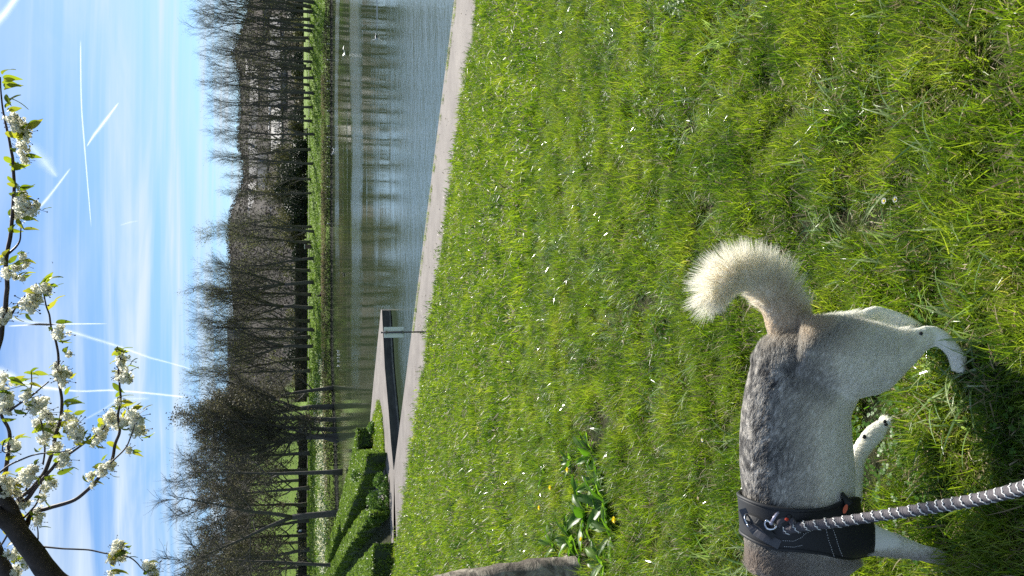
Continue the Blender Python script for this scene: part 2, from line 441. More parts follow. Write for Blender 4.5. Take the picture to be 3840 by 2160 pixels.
hedge('clipped_hedge', [(-8.1, 27.95), (-9.0, 31.4), (-13.4, 42.6), (-33.5, 91), (-36.5, 90.5), (-23.4, 64), (-14, 42.2)], .80, 'long clipped hedge with rough lit top between the flat topped hedge and the corner hedge', group=HG, dens=520, rough=.1)
hedge('clipped_hedge', [(-8.6, 26.1), (-15.6, 42.6), (-19, 41), (-13.6, 29.2), (-10.0, 27.15)], .80, 'nearest clipped hedge with pointed corner at the lower edge of the photo', group=HG, dens=700)

def blob_bush(name, loc, r, label, cat='bush', n=2600, leaf=.05, mt=None, core=.72, seed=1, group=None, asp=.6, nl=9, spread=.42):
    rng = np.random.default_rng(seed)
    t = empty(name, loc, label, cat, group)
    P = []
    lobes = [(rng.normal(size=3) * np.array(r) * spread + np.array((0, 0, r[2] * .55)), rng.uniform(.38, .62) * (.42 / spread) ** .6) for _ in range(nl)]
    lobes.append((np.array((0, 0, r[2] * .5)), .7))
    d = rng.normal(size=(n, 3)); d /= np.linalg.norm(d, axis=1)[:, None]
    which = rng.integers(0, len(lobes), n)
    C = np.array([lb[0] for lb in lobes])[which]; S = np.array([lb[1] for lb in lobes])[which]
    P = C + d * S[:, None] * np.array(r) * (rng.random(n) ** .35)[:, None]
    P = P[P[:, 2] > .02]
    A, B = rand_axes(len(P), rng, leaf, asp)
    link('foliage', quads_mesh('foliage', P, A, B), t, mt or hedge_leaf)
    mb = MB()
    for k in range(5):
        a = rng.uniform(0, 6.28); e = (math.cos(a) * r[0] * .5, math.sin(a) * r[1] * .5, r[2] * .8)
        mb.tube([(0, 0, 0), (e[0] * .4, e[1] * .4, e[2] * .45), e], [.05 * r[2], .03 * r[2], .01 * r[2]], 5)
    mb.build('stem', bark_dark, t)
    return t
bark_dark = simple('dark_bark', (.055, .045, .036), .9, nscale=8, bumps=(.6, .03))
bush_leaf = leafy('bush_leaf', [(0, (.05, .10, .015)), (.5, (.10, .19, .03)), (1, (.16, .27, .05))], .4, .4, nscale=1.2)
blob_bush('round_bush', (-7.75, 28.85, -.05), (.72, .5, .52), 'sunlit loose leafy bush beside the path between two clipped hedges', n=5000, leaf=.045, mt=bush_leaf, seed=5, nl=22, spread=.75)
blob_bush('round_bush', (-6.1, 33.6, -.05), (.35, .4, .28), 'low bush at the pier end of the farthest hedge', n=2600, leaf=.04, mt=bush_leaf, seed=9)
# ivy between the hedges, its leaf colour darkened to paint the shade there
rng = np.random.default_rng(3); n = 14000
yy = rng.uniform(27.5, 60, n); xx = -rng.uniform(6.2, 34, n)
keep = [(x * .917 + y * .40 < 8.2) and (x * NV[0] + y * NV[1] > D1 + .1) and x / y > -.45 and y < 60 and (y > 29.8 or x < -8) for x, y in zip(xx, yy)]
P = np.stack([xx, yy, .02 + rng.random(n) * .09], 1)[keep]
A, B = rand_axes(len(P), rng, .05, .7)
o = link('ivy', quads_mesh('ivy', P, A, B), None, leafy('shade_painted_ivy', [(0, (.015, .026, .010)), (.6, (.03, .05, .018)), (1, (.06, .09, .03))], .15, .6)); tag(o, 'low ivy with shade painted into its leaf colour covering the ground between the clipped hedges', 'ivy', kind='stuff')
# ------------------------------------------------------------------ trees
ORD = ['first', 'second', 'third', 'fourth', 'fifth', 'sixth', 'seventh', 'eighth', 'ninth', 'tenth', 'eleventh', 'twelfth', 'thirteenth', 'fourteenth', 'fifteenth', 'sixteenth', 'seventeenth', 'eighteenth', 'nineteenth', 'twentieth', 'twenty-first', 'twenty-second', 'twenty-third', 'twenty-fourth', 'twenty-fifth', 'twenty-sixth', 'twenty-seventh', 'twenty-eighth', 'twenty-ninth', 'thirtieth', 'thirty-first', 'thirty-second', 'thirty-third', 'thirty-fourth', 'thirty-fifth', 'thirty-sixth', 'thirty-seventh', 'thirty-eighth']
bark_grey = simple('grey_bark', (.075, .068, .058), .9, nscale=6, bumps=(.5, .05))
twig_mat = simple('twig_bark', (.085, .074, .06), .9)
twig_brown = simple('brown_twig_bark', (.07, .063, .052), .9)
bud_leaf = leafy('young_leaf', [(0, (.12, .14, .04)), (.6, (.20, .23, .06)), (1, (.28, .26, .10))], .5, .6)
brown_leaf = leafy('bronze_leaf', [(0, (.05, .046, .032)), (.5, (.095, .086, .056)), (.85, (.15, .135, .085)), (1, (.34, .31, .20))], .3, .6)
olive_leaf = leafy('olive_leaf', [(0, (.05, .055, .02)), (.5, (.11, .11, .04)), (1, (.19, .18, .07))], .35, .6)
ever_leaf = leafy('evergreen_leaf', [(0, (.012, .02, .010)), (.6, (.022, .036, .016)), (1, (.045, .06, .025))], .15, .6)
MK = {}
def rot_about(v, ax, a): return Matrix.Rotation(a, 3, ax) @ v
def tree_meshes(key, seed, H=17, first=.12, nl=15, rise=.35, spread=.22, nb=9, nt=9, tr=.22, twig_r=.0085, leaf=(900, .06), leafm=None, twm=None, wiggle=.12, fork=False, lean=0, twl=1.3):
    """a tree of height H as trunk mesh and crown mesh; rise: angle of limbs from the vertical"""
    rg = random.Random(seed); tk = MB(); cr = MB(); tips = []
    def bend(p, d, L, n, wig, upw):
        pts = [p]; dd = d.normalized()
        for i in range(n):
            dd = (dd + Vector((rg.gauss(0, wig), rg.gauss(0, wig), rg.gauss(0, wig) + upw))).normalized()
            pts.append(pts[-1] + dd * L / n)
        return pts, dd
    stems = [(Vector((0, 0, -.3)), Vector((lean, 0, 1)), H * .9, tr)]
    if fork:
        base, dd = bend(Vector((0, 0, -.3)), Vector((lean, 0, 1)), H * .28, 4, .03, 0)
        tk.tube(base, [tr * (1.25 - .06 * i) for i in range(5)], 9)
        a = rg.uniform(0, 6.28); stems = []
        for q in range(2 + (rg.random() < .4)):
            aa = a + q * 2.3; stems.append((base[-1], Vector((math.cos(aa) * .32, math.sin(aa) * .32, 1)), H * .62, tr * .78))
    for (p0, d0, Ls, r0) in stems:
        n = 9; pts, _ = bend(p0, d0, Ls, n, .05, .03)
        rad = [r0 * (1.0 - .88 * (i / n) ** .9) for i in range(n + 1)]
        if not fork: rad[0] *= 1.35
        tk.tube(pts, rad, 8)
        for k in range(nl):
            u = first + (1 - first) * (k + rg.random() * .8) / nl; 
            if fork: u = max(.05, u - .1)
            u = min(u, .985); i = min(int(u * n), n - 1); f = u * n - i
            p = pts[i].lerp(pts[i + 1], f); r = (rad[i] + (rad[i + 1] - rad[i]) * f) * .5
            az = k * 2.4 + rg.uniform(-.5, .5); an = rise * rg.uniform(.7, 1.4) * (1.25 - .5 * u)
            d = Vector((math.cos(az) * math.sin(an), math.sin(az) * math.sin(an), math.cos(an)))
            L1 = H * spread / max(.3, math.sin(an)) * rg.uniform(.6, 1.1) * (1 - .62 * u) * 1.1
            L1 = min(L1, (H - p.z) * 1.02 + H * .04)
            lp, _ = bend(p, d, L1, 6, wiggle, .05)
            lr = [max(r * (1 - .8 * j / 6), twig_r) for j in range(7)]
            tk.tube(lp, lr, 5, False)
            for q in range(nb):
                u2 = .15 + .85 * (q + rg.random()) / nb; i2 = min(int(u2 * 6), 5); p2 = lp[i2].lerp(lp[min(i2 + 1, 6)], min(1, u2 * 6 - i2))
                ax = (lp[i2 + 1] - lp[i2]).normalized(); pr = ax.orthogonal().normalized(); pr = rot_about(pr, ax, rg.uniform(0, 6.28))
                d2 = (ax + pr * rg.uniform(.4, .9) + Vector((0, 0, .25))).normalized()
                L2 = L1 * rg.uniform(.22, .42) * (1.1 - .5 * u2) + .5
                bp, dl = bend(p2, d2, L2, 3, wiggle * 1.3, .06)
                cr.tube(bp, [twig_r * 2.2, twig_r * 1.7, twig_r * 1.2, twig_r * .7], 3, False)
                for s in range(nt):
                    u3 = .1 + .9 * (s + rg.random()) / nt; i3 = min(int(u3 * 3), 2); p3 = bp[i3].lerp(bp[min(i3 + 1, 3)], min(1, u3 * 3 - i3))
                    ax = (bp[i3 + 1] - bp[i3]).normalized(); pr = rot_about(ax.orthogonal().normalized(), ax, rg.uniform(0, 6.28))
                    d3 = (ax + pr * rg.uniform(.4, 1.0) + Vector((0, 0, .2))).normalized()
                    tp, _ = bend(p3, d3, rg.uniform(.5, 1.2) * twl, 2, .18, .04)
                    cr.tube(tp, [twig_r, twig_r * .75, twig_r * .4], 3, False); tips += [tp[1], tp[2]]
    cr.mi = 1
    rng = np.random.default_rng(seed)
    if leaf[0]:
        T = np.array([tuple(t) for t in tips]); P = T[rng.integers(0, len(T), leaf[0])] + rng.normal(size=(leaf[0], 3)) * .12 * twl
        A, B = rand_axes(leaf[0], rng, leaf[1], .7)
        for q in range(len(P)): cr.add([P[q] - A[q], P[q] + B[q], P[q] + A[q], P[q] - B[q]], [(0, 1, 2, 3)])
    a = tk.mesh('trunk'); a.materials.append(bark_grey); a.shade_smooth()
    c = cr.mesh('crown'); c.materials.append(twm or twig_mat); c.materials.append(leafm or bud_leaf)
    MK[key] = (a, c)
for i in range(4):
    tree_meshes(('alder', i), 10 + i, H=17, first=.10, nl=17, rise=.30, spread=.15, nb=7, nt=6, tr=.25, leaf=(800, .05))
tree_meshes(('spring', 0), 31, H=17, first=.15, nl=15, rise=.5, spread=.20, nb=8, nt=8, tr=.24, leaf=(2600, .07))
tree_meshes(('spring', 1), 32, H=17, first=.15, nl=14, rise=.45, spread=.19, nb=8, nt=8, tr=.22, leaf=(2200, .07), fork=True)
for i in range(3):
    tree_meshes(('bronze', i), 50 + i, H=16, first=.17, nl=18, rise=.85, spread=.30, nb=8, nt=8, tr=.32, leaf=(7000, .10), leafm=brown_leaf, twm=twig_brown)
for i in range(2):
    tree_meshes(('shore', i), 70 + i, H=17, first=.2, nl=15, rise=.75, spread=.27, nb=10, nt=10, tr=.30, leaf=(4200, .07), leafm=olive_leaf, twm=twig_brown, fork=(i == 0), twl=1.5)
tree_meshes(('gnarled', 0), 91, H=19, first=.40, nl=11, rise=.9, spread=.27, nb=8, nt=8, tr=.29, leaf=(300, .06), twig_r=.015, wiggle=.24, twm=twig_brown, fork=True)
tree_meshes(('gnarled', 1), 95, H=19, first=.40, nl=12, rise=.8, spread=.24, nb=8, nt=9, tr=.30, leaf=(500, .06), twig_r=.013, wiggle=.2, twm=twig_brown)

def tree(name, key, loc, H, label, group, rz=0, wide=1.0, lean=0, cat='tree'):
    t = empty(name, loc, label, cat, group, rz)
    a, c = MK[key]; H0 = {'alder': 17, 'spring': 17, 'bronze': 16, 'shore': 17, 'gnarled': 19}[key[0]]
    s = H / H0 / (1.10 if key[0] in ('shore', 'bronze') else 1.03 if key[0] == 'gnarled' else 1)
    t.scale = (s * wide, s * wide, s); t.rotation_euler = (0, lean, rz) if not lean else (0, lean, 0)
    for nm, me in (('trunk', a), ('crown', c)):
        o = bpy.data.objects.new(nm, me); COL.objects.link(o); o.parent = t
    return t
def top_h(py, vtop, y):
    """height above datum of a point seen at photo row vtop at distance y"""
    return ony(vtop, py, y).z
def place(key, py, y, vtop, label, group, rz=None, wide=1.0, name='tree', lean=0, k=[0]):
    k[0] += 1
    x = ony(1160, py, y).x; z = ground_z(x, y)
    return tree(name, key, (x, y, z), (top_h(py, vtop, y) - z), label, group, (k[0] * 1.7) % 6.28 if rz is None else rz, wide, lean)
# row on the lawn across the pond, read from the right edge of the upright view
ROWG = 'bare trees in a row on the lawn across the pond'
where = {0: 'at the right hand end of the row'}
rowdef = [(8, 112, 705), (26, 118, 690), (43, 115, 700), (72, 120, 715), (98, 113, 735), (116, 117, 742), (142, 122, 755), (179, 114, 765), (193, 120, 770), (232, 116, 782), (256, 118, 780), (290, 113, 775),
          (319, 121, 778), (348, 112, 772), (367, 119, 785), (401, 114, 800), (454, 116, 795), (502, 112, 790), (560, 118, 800), (613, 113, 812), (672, 118, 850), (724, 117, 880)]
TONE = ['slender', 'thin straight', 'narrow', 'dark stemmed', 'upright', 'twiggy']
for i, (py, y, v) in enumerate(rowdef):
    fromr = ['first', 'second', 'third', 'fourth', 'fifth', 'sixth', 'seventh', 'eighth', 'ninth', 'tenth', 'eleventh', 'twelfth', 'thirteenth', 'fourteenth', 'fifteenth', 'sixteenth', 'seventeenth', 'eighteenth', 'nineteenth', 'twentieth', 'twenty-first', 'twenty-second'][i]
    place(('alder', i % 4), py, y, v, f'{TONE[i % 6]} bare tree, {fromr} in the row counted from the top photo edge', ROWG, name='bare_tree', wide=1.0)
rd2 = [(850, 116, 832), (868, 112, 840), (908, 117, 782), (968, 113, 798), (1014, 118, 800), (1058, 112, 742), (1106, 116, 760), (1154, 114, 742), (1204, 119, 745), (1236, 112, 752), (1265, 117, 745), (1299, 113, 735), (1345, 118, 735), (1390, 114, 725)]
for i, (py, y, v) in enumerate(rd2):
    wd = ['first', 'second', 'third', 'fourth', 'fifth', 'sixth', 'seventh', 'eighth', 'ninth', 'tenth', 'eleventh', 'twelfth', 'thirteenth', 'fourteenth'][i]
    sp_ = i in (5, 7, 2)
    place(('spring', i % 2) if (sp_ or i in (11, 12)) else ('alder', (i * 3 + 1) % 4), py, y, v, f'{"spreading tree hazed with new leaves" if sp_ else "bare tree with sloping shadow"}, {wd} after the dark evergreens', 'bare trees between the evergreens and the big left hand trees', name='bare_tree', wide=1.15)
# a second, thinner row farther back
for i in range(14):
    py = 20 + i * 97 + (i * 37) % 40; place(('alder', (i + 2) % 4), py, 150 + (i * 13) % 22, 815 + (i * 29) % 45, f'{ORD[i]} thin tree of the rank behind the row, counted from the top photo edge', 'thin bare trees behind the row', name='bare_tree', wide=1.1)
# big dark trees on the left bank
BG = 'large dark trees on the left bank of the pond'
SH = [(1455, 90, 718, ('shore', 1), 'tall twiggy tree where the row ends, pale shore growth at its foot', 1.0),
      (1525, 88, 690, ('shore', 0), 'dark dense tree on the shore with branches low over the water', 1.1),
      (1573, 84, 665, ('bronze', 0), 'bronze leaved tree with a straight trunk at the water edge', .95),
      (1612, 83, 650, ('shore', 1), 'tall dark trunked tree beside the straight bronze tree at the water', 1.0),
      (1636, 82, 645, ('shore', 0), 'highest twiggy crown of the trees standing at the water edge', 1.0)]
for py, y, v, key, lb, wd in SH:
    x = ony(1265, py, y).x; z = ground_z(x, y)
    tree('shore_tree', key, (x, y, z), top_h(py, v, y) - z, lb, BG, wide=wd, rz=py * .7)
x = ony(1265, 1665, 81).x; tree('shore_tree', ('shore', 1), (x, 81, ground_z(x, 81)), 14, 'tree leaning over at an angle on the shore', BG, lean=.3, wide=.9)
x = ony(1290, 1770, 66).x; tree('twin_stemmed_tree', ('gnarled', 1), (x, 66, 0), top_h(1770, 652, 66) * 1.05, 'tall tree with twin grey stem rising behind the farthest hedge', BG, rz=2.2, wide=1.0)
x = ony(1260, 1925, 62).x; tree('gnarled_tree', ('gnarled', 0), (x, 62, 0), top_h(1925, 585, 62) * 1.1, 'tallest tree with crooked bare limbs standing clear of the dark crowns', BG, rz=.6, wide=1.0)
x = ony(1210, 2125, 64).x; tree('leaning_tree', ('shore', 1), (x, 64, 0.2), 13, 'dark leaning trunk near the lower edge of the photo', BG, lean=.12, wide=.8)
for i, (py, y, v) in enumerate([(1480, 118, 765), (1560, 112, 735), (1640, 124, 720), (1700, 108, 700), (1765, 116, 705), (1830, 106, 715), (1890, 118, 725), (1950, 108, 735), (2005, 116, 712), (2060, 104, 700), (2110, 112, 690), (2165, 104, 690), (1530, 140, 770), (1800, 138, 735), (2030, 136, 725), (2120, 132, 705), (2190, 120, 720)]):
    x = ony(1160, py, y).x; z = ground_z(x, y)
    tree('bronze_tree', ('bronze', i % 3), (x, y, z), top_h(py, v, y) - z, (f'{ORD[i]} brown crowned tree in the front of the left wood, counted downwards in the photo' if i < 12 else f'{ORD[i - 12]} brown crowned tree in the back of the left wood, counted downwards in the photo'), 'brown crowned trees of the left wood', wide=1.0, rz=i * 1.3)

# evergreens and shrubs across the lawn
EV = 'dark evergreens between the row of trees'
def far_bush(py, vbot, vtop, wpx, y, name, label, group, mt, n, leaf, cat, seed, nl=9):
    c = ony(vbot, py, y); z = ground_z(c.x, y); top = top_h(py, vtop, y); hw = wpx / FPX * y * .5
    blob_bush(name, (c.x, y, z), (hw, hw * .8, (top - z) * .62), label, cat, n=n, leaf=leaf, mt=mt, seed=seed, group=group, nl=nl)
ev = [(560, 1085, 110, 134, 'rounded dark evergreen under the twentieth tree'), (625, 1045, 120, 138, 'broad dark evergreen, first of the tallest pair'), (690, 1040, 120, 134, 'very dark yew with black shade beneath'),
      (755, 1075, 110, 136, 'dark yew beside the gap in the trees'), (815, 1090, 90, 140, 'low dark evergreen near the litter bin')]
for i, (py, vt, wp, y, lb) in enumerate(ev): far_bush(py, 1150, vt, wp, y, 'evergreen_shrub', lb, EV, ever_leaf, 4200, .16, 'shrub', 20 + i)
ol = [(600, 960, 120, 'tall olive leaved shrub behind the evergreens'), (660, 975, 110, 'yellowish shrub with rough top by the evergreens'), (730, 985, 120, 'pale leafing shrub over the darkest yew'), (800, 1010, 110, 'greyish leafing shrub before the terrace of houses'), (890, 1040, 120, 'dull shrub below the pale house wall')]
for i, (py, vt, wp, lb) in enumerate(ol): far_bush(py, 1140, vt, wp, 150, 'leafing_shrub', lb, 'leafing shrubs behind the evergreens', olive_leaf, 3600, .17, 'shrub', 40 + i)
# understorey at the foot of the hill, past the lawn
rg = random.Random(5)
for i in range(38):
    py = -60 + i * 60 + rg.uniform(-14, 14); vt = 1068 + rg.uniform(-28, 22); 
    if 1420 < py: continue
    far_bush(py, 1135, vt, 100, 192 + rg.uniform(-6, 8), 'thicket_shrub', f'{ORD[i]} shrub of the {("greenish", "brown", "dark")[i % 3]} thicket below the houses, counted from the top photo edge', 'thicket at the foot of the hill', [olive_leaf, brown_leaf, ever_leaf][i % 3], 1500, .22, 'shrub', 100 + i, nl=5)
# hillside wood, one thing nobody could count
rng = np.random.default_rng(77); n = 110000
a = rng.uniform(-.62, .62, n); y = rng.uniform(208, 338, n); x = a * y
z = np.array([ground_z(float(p), float(q)) for p, q in zip(x, y)])
cl = np.array([mnoise.noise(Vector((p * .05, q * .05, 0))) for p, q in zip(x, y)])
k = (cl > -.16) & ~((x < -24) & (y < 205 + np.minimum(62, (-24 - x) * 3))); x, y, z = x[k], y[k], z[k]; m_ = len(x)
P = np.stack([x, y, z + rng.random(m_) ** 1.0 * np.where(y > 318, 1.2, 3.6)], 1)
A, B = rand_axes(m_, rng, .33, .55)
hillwood = leafy('hill_scrub', [(0, (.018, .015, .012)), (.4, (.045, .038, .031)), (.75, (.085, .073, .06)), (.92, (.06, .07, .03)), (.96, (.30, .28, .25)), (1, (.42, .38, .34))], .2, .8)
o = link('hillside_scrub', quads_mesh('hillside_scrub', P, A, B), None, hillwood); tag(o, 'brown grey leafless scrub covering the hillside among the houses', 'woodland', kind='stuff')

# ------------------------------------------------------------------ houses on the hillside
wallm = [simple('render_' + nm, c_, .85, nscale=.8, var=.12) for nm, c_ in (('cream', (.20, .19, .175)), ('grey', (.14, .145, .16)), ('blue_grey', (.11, .135, .175)), ('brick', (.14, .085, .065)))]
slate = simple('slate_roof', (.07, .078, .095), .6, nscale=2, var=.25); tile = simple('brown_tile_roof', (.11, .07, .055), .8, nscale=2)
glass = simple('window_glass', (.03, .035, .04), .12, spec=.8); frame_w = simple('white_frame', (.62, .62, .6), .6)
def house(px_py, v_eave, y, W, hgt, D, label, wm_, rm, rz=0, nwin=4, storeys=2, chim=True):
    c = ony(v_eave, px_py, y); z1 = c.z; z0 = z1 - hgt
    t = empty('hillside_house', (c.x, y, z0), label, 'house', 'houses on the hillside', rz)
    mb = MB(); mb.box((0, D / 2, hgt / 2 - 1.0), (W, D, hgt + 2)); mb.build('wall', wm_, t)
    rh = W * .0 + D * .38; e = .35
    mb = MB(); mb.add([(-W / 2 - e, -e, hgt - .02), (W / 2 + e, -e, hgt - .02), (W / 2 + e, D + e, hgt - .02), (-W / 2 - e, D + e, hgt - .02), (-W / 2 - e, D / 2, hgt + rh), (W / 2 + e, D / 2, hgt + rh)],
                      [(0, 1, 5, 4), (2, 3, 4, 5), (1, 2, 5), (3, 0, 4), (3, 2, 1, 0)]); rf = mb.build('roof', rm, t)
    if chim:
        mb = MB(); mb.box((W * .36, D / 2, hgt + rh + .3), (.7, .7, 1.6)); mb.build('chimney', wallm[3], rf)
    for s in range(storeys):
        for i in range(nwin):
            x = -W / 2 + W * (i + .5) / nwin; z = hgt - 1.35 - s * 2.8
            mb = MB(); mb.box((x, -.02, z), (1.25, .12, 1.4)); fr = mb.build('window', frame_w, t)
            mb = MB(); mb.box((x - .29, -.09, z), (.5, .03, 1.2)); mb.box((x + .29, -.09, z), (.5, .03, 1.2)); mb.build('pane', glass, fr)
HS = [(60, 985, 255, 13, 'brown roofed house high behind the first trees', 0, 1), (150, 1050, 225, 12, 'grey fronted house low down near the top edge of the photo', 1, 0), (215, 950, 285, 11, 'slate roofed house just under the first peak of the skyline', 0, 0),
      (290, 1052, 222, 14, 'pale fronted house with rows of windows under the bright band', 0, 0), (310, 968, 270, 12, 'blue grey gabled house above the bright band', 2, 0), (400, 975, 272, 14, 'grey slate terrace above the middle of the bright band', 1, 0),
      (470, 1055, 226, 12, 'cream house wall showing between two trunks below the band', 0, 0), (500, 960, 285, 10, 'brick house below the low part of the skyline', 3, 0), (580, 965, 275, 13, 'blue grey house left of the chimneyed ridge', 2, 0),
      (640, 1000, 250, 10, 'grey house above the tall olive shrub', 1, 0), (740, 960, 280, 12, 'slate roofed house over the evergreens', 1, 0), (850, 1045, 235, 11, 'white framed house beside the shrub gap', 0, 0), (880, 955, 285, 13, 'large grey house below the tallest chimney', 1, 0),
      (945, 1010, 255, 10, 'pale house with blue shutters below the tower roof', 2, 1), (1010, 955, 290, 12, 'house with red brown roof near the ridge', 3, 1), (1090, 1005, 258, 12, 'brick house behind the spreading spring tree', 3, 0), (1180, 960, 285, 12, 'grey roofed house behind the daffodil bank trees', 1, 0),
      (1290, 880, 300, 16, 'tall flat dark block breaking the skyline', 1, 0), (1260, 1010, 255, 12, 'pale house low behind the last bare trees', 0, 0)]
for i, (py, v, y, W, lb, wi, ri) in enumerate(HS): house(py, v, y, W, 6.0, 7.5, lb, wallm[wi], (slate, tile)[ri], rz=[.1, -.15, .25, -.05][i % 4])
# bright rendered parapet along the hillside road: a row of sunlit coping pieces with gaps
whitem = simple('white_render', (.85, .80, .74), .5, nscale=2, var=.05)
def band(py0, py1, v0, v1, y, label):
    a = ony(v0, py0, y); c_ = ony(v1, py1, y)
    t = empty('white_parapet', ((a.x + c_.x) / 2, y, a.z - 1.3), label, 'wall')
    n = int(abs(a.x - c_.x) / 2.6); mb = MB()
    for i in range(n):
        f = (i + .5) / n; x = a.x + (c_.x - a.x) * f - t.location.x; z = a.z + (c_.z - a.z) * f - t.location.z
        mb = MB()
        mb.add([(x - 1.2, -.5, z - .32), (x + 1.2, -.5, z - .32), (x + 1.2, .9, z - .32), (x - 1.2, .9, z - .32), (x - 1.1, -.1, z + .32), (x + 1.1, -.1, z + .32), (x + 1.1, .7, z + .42), (x - 1.1, .7, z + .42)],
               [(0, 1, 5, 4), (1, 2, 6, 5), (2, 3, 7, 6), (3, 0, 4, 7), (4, 5, 6, 7), (3, 2, 1, 0)])
        mb.build('coping', whitem, t)
    mb = MB(); mb.box((0, .4, .3), (abs(a.x - c_.x), .5, 1.2)); mb.build('wall', wallm[1], t)
band(60, 520, 1019, 1011, 246, 'bright white parapet catching the sun halfway up the hillside')
band(960, 1190, 1004, 1003, 262, 'fainter pale parapet farther along the hillside')

# ------------------------------------------------------------------ shore growth, lawn path, flowers, small things
rng = np.random.default_rng(12)
n = 34000; xx = rng.uniform(-70, 62, n); sh = np.array([shore_y(float(q)) for q in xx]); t_ = rng.random(n) * 1.7
P = np.stack([xx, sh + .15 + t_, ZW + t_ * .35 + rng.random(n) * (.55 + .35 * np.sin(xx * .7) * np.sin(xx * .23))], 1); P[:, 2] = np.maximum(P[:, 2], ZW + .03)
A, B = rand_axes(n, rng, .10, .45)
reed = leafy('shore_growth', [(0, (.02, .025, .012)), (.5, (.05, .055, .025)), (.85, (.09, .08, .04)), (1, (.15, .13, .08))], .2, .8)
o = link('shore_growth', quads_mesh('shore_growth', P, A, B), None, reed); tag(o, 'dark tangled growth along the far water edge', 'undergrowth', kind='stuff')
# longer pale reeds
n = 9000; xx = np.concatenate([rng.uniform(-22, 12, n // 2), rng.uniform(-2, 26, n - n // 2)]); sh = np.array([shore_y(float(q)) for q in xx])
P = np.stack([xx, sh + 1.2 + rng.random(n) * 2.5, .35 + rng.random(n) * .5], 1); A, B = rand_axes(n, rng, .14, .2); B[:, 2] *= .3
reed2 = leafy('dry_reed', [(0, (.13, .10, .05)), (1, (.30, .22, .13))], .3, .8)
o = link('dry_reeds', quads_mesh('dry_reeds', P, A, B), None, reed2); tag(o, 'pale dry stems at the top of the far bank', 'reeds', kind='stuff')
# lawn tufts give the far lawn its broken tone
n = 60000; a = rng.uniform(-.46, .44, n); yy = 70 + 62 * rng.random(n); xx = a * yy
k = np.array([yy[i] > shore_y(float(xx[i])) + 1.5 for i in range(n)]); xx, yy = xx[k], yy[k]
zz = np.array([ground_z(float(p), float(q)) for p, q in zip(xx, yy)])
P = np.stack([xx, yy, zz + .06 + .08 * rng.random(len(xx))], 1); A, B = rand_axes(len(xx), rng, .16, .4)
lawn = leafy('lawn_tuft', [(0, (.045, .09, .012)), (.5, (.11, .19, .02)), (1, (.20, .29, .04))], .5, .6, nscale=.35)
o = link('lawn_tufts', quads_mesh('lawn_tufts', P, A, B), None, lawn); tag(o, 'uneven tufts of the lawn across the pond', 'grass', kind='stuff')
mb = MB()
yl = 121
for i in range(60):
    x0 = -60 + i * 2; zz0 = ground_z(x0, yl) + .16; zz1 = ground_z(x0 + 2, yl) + .16
    mb.add([(x0, yl, zz0), (x0 + 2, yl, zz1), (x0 + 2, yl + 1.5, zz1 + .03), (x0, yl + 1.5, zz0 + .03)], [(0, 1, 2, 3)])
tag(mb.build('lawn_path', simple('pale_path', (.22, .21, .16), .9, nscale=1)), kind='structure')
# daffodils
n = 5200; py = rng.uniform(1325, 2150, n); cen = np.interp(py, [1325, 1500, 1700, 1900, 2050, 2150], [1216, 1192, 1203, 1203, 1200, 1212]); v = cen + rng.normal(size=n) * 11
cl = np.array([mnoise.noise(Vector((p * .02, q * .05, 0))) for p, q in zip(py, v)]); P = []
for p_, v_, c_ in zip(py, v, cl):
    if c_ < -.08 and rng.random() < .8: continue
    d = ray(v_, p_); y = 78.0
    for _ in range(12):
        x = d.x / d.y * y; z = ground_z(x, y) + .35; zr = CAM.z + d.z / d.y * y
        y += (zr - z) * 6 if abs(zr - z) > .01 else 0; y = min(118, max(70, y))
    if y > shore_y(x) + 2: P.append((x, y, ground_z(x, y) + rng.uniform(.2, .42)))
P = np.array(P); A, B = rand_axes(len(P), rng, .055, .9)
dm = leafy('daffodil_petal', [(0, (.75, .70, .30)), (.5, (.85, .82, .55)), (1, (.9, .9, .78))], .45, .6)
o = link('daffodils', quads_mesh('daffodils', P, A, B), None, dm); tag(o, 'drift of white and pale yellow daffodils on the far bank', 'flowers', kind='stuff')
n2 = len(P) * 4; Q = P[rng.integers(0, len(P), n2)] + rng.normal(size=(n2, 3)) * np.array((.25, .25, .03)); Q[:, 2] -= .16
A, B = rand_axes(n2, rng, .12, .15); A[:, 2] = np.abs(A[:, 2]) * 2
dl = leafy('daffodil_leaf', [(0, (.03, .08, .03)), (1, (.06, .14, .06))], .3, .5)
o = link('daffodil_leaves', quads_mesh('daffodil_leaves', Q, A, B), None, dl); tag(o, 'dark green daffodil leaves under the flowers', 'leaves', kind='stuff')

# shore posts
post_m = simple('weathered_post', (.35, .32, .28), .8); cap_m = simple('pale_cap', (.8, .76, .72), .5)
for i, py in enumerate([92, 158, 218, 300, 330, 412, 470, 512, 548, 610, 662, 700, 745, 838]):
    x = ony(1238, py, 94).x; y = shore_y(x) + .35
    t = empty('shore_post', (x, y, ZW - .3), f'{ORD[i]} short pale topped post at the far water edge, counted from the top photo edge', 'post', 'short posts along the far water edge')
    mb = MB(); mb.tube([(0, 0, 0), (0, 0, .75)], [.06, .05], 6); mb.build('shaft', post_m, t)
    mb = MB(); mb.ball((0, 0, .80), (.08, .08, .06), 6, 4); mb.build('cap', cap_m, t)
# litter bin
c = ony(1160, 925, 117); z = ground_z(c.x, 117)
t = empty('litter_bin', (c.x, 117, z), 'brown litter bin on the far lawn between two trunks', 'bin')
binm = simple('brown_metal', (.10, .06, .05), .6)
mb = MB(); mb.box((0, 0, .42), (.62, .5, .84)); mb.build('body', binm, t)
mb = MB(); mb.box((0, 0, .99), (.7, .58, .10)); mb.tube([(-.28, 0, .84), (-.28, 0, .95)], .03, 5); mb.tube([(.28, 0, .84), (.28, 0, .95)], .03, 5); mb.build('hood', frame_w, t)

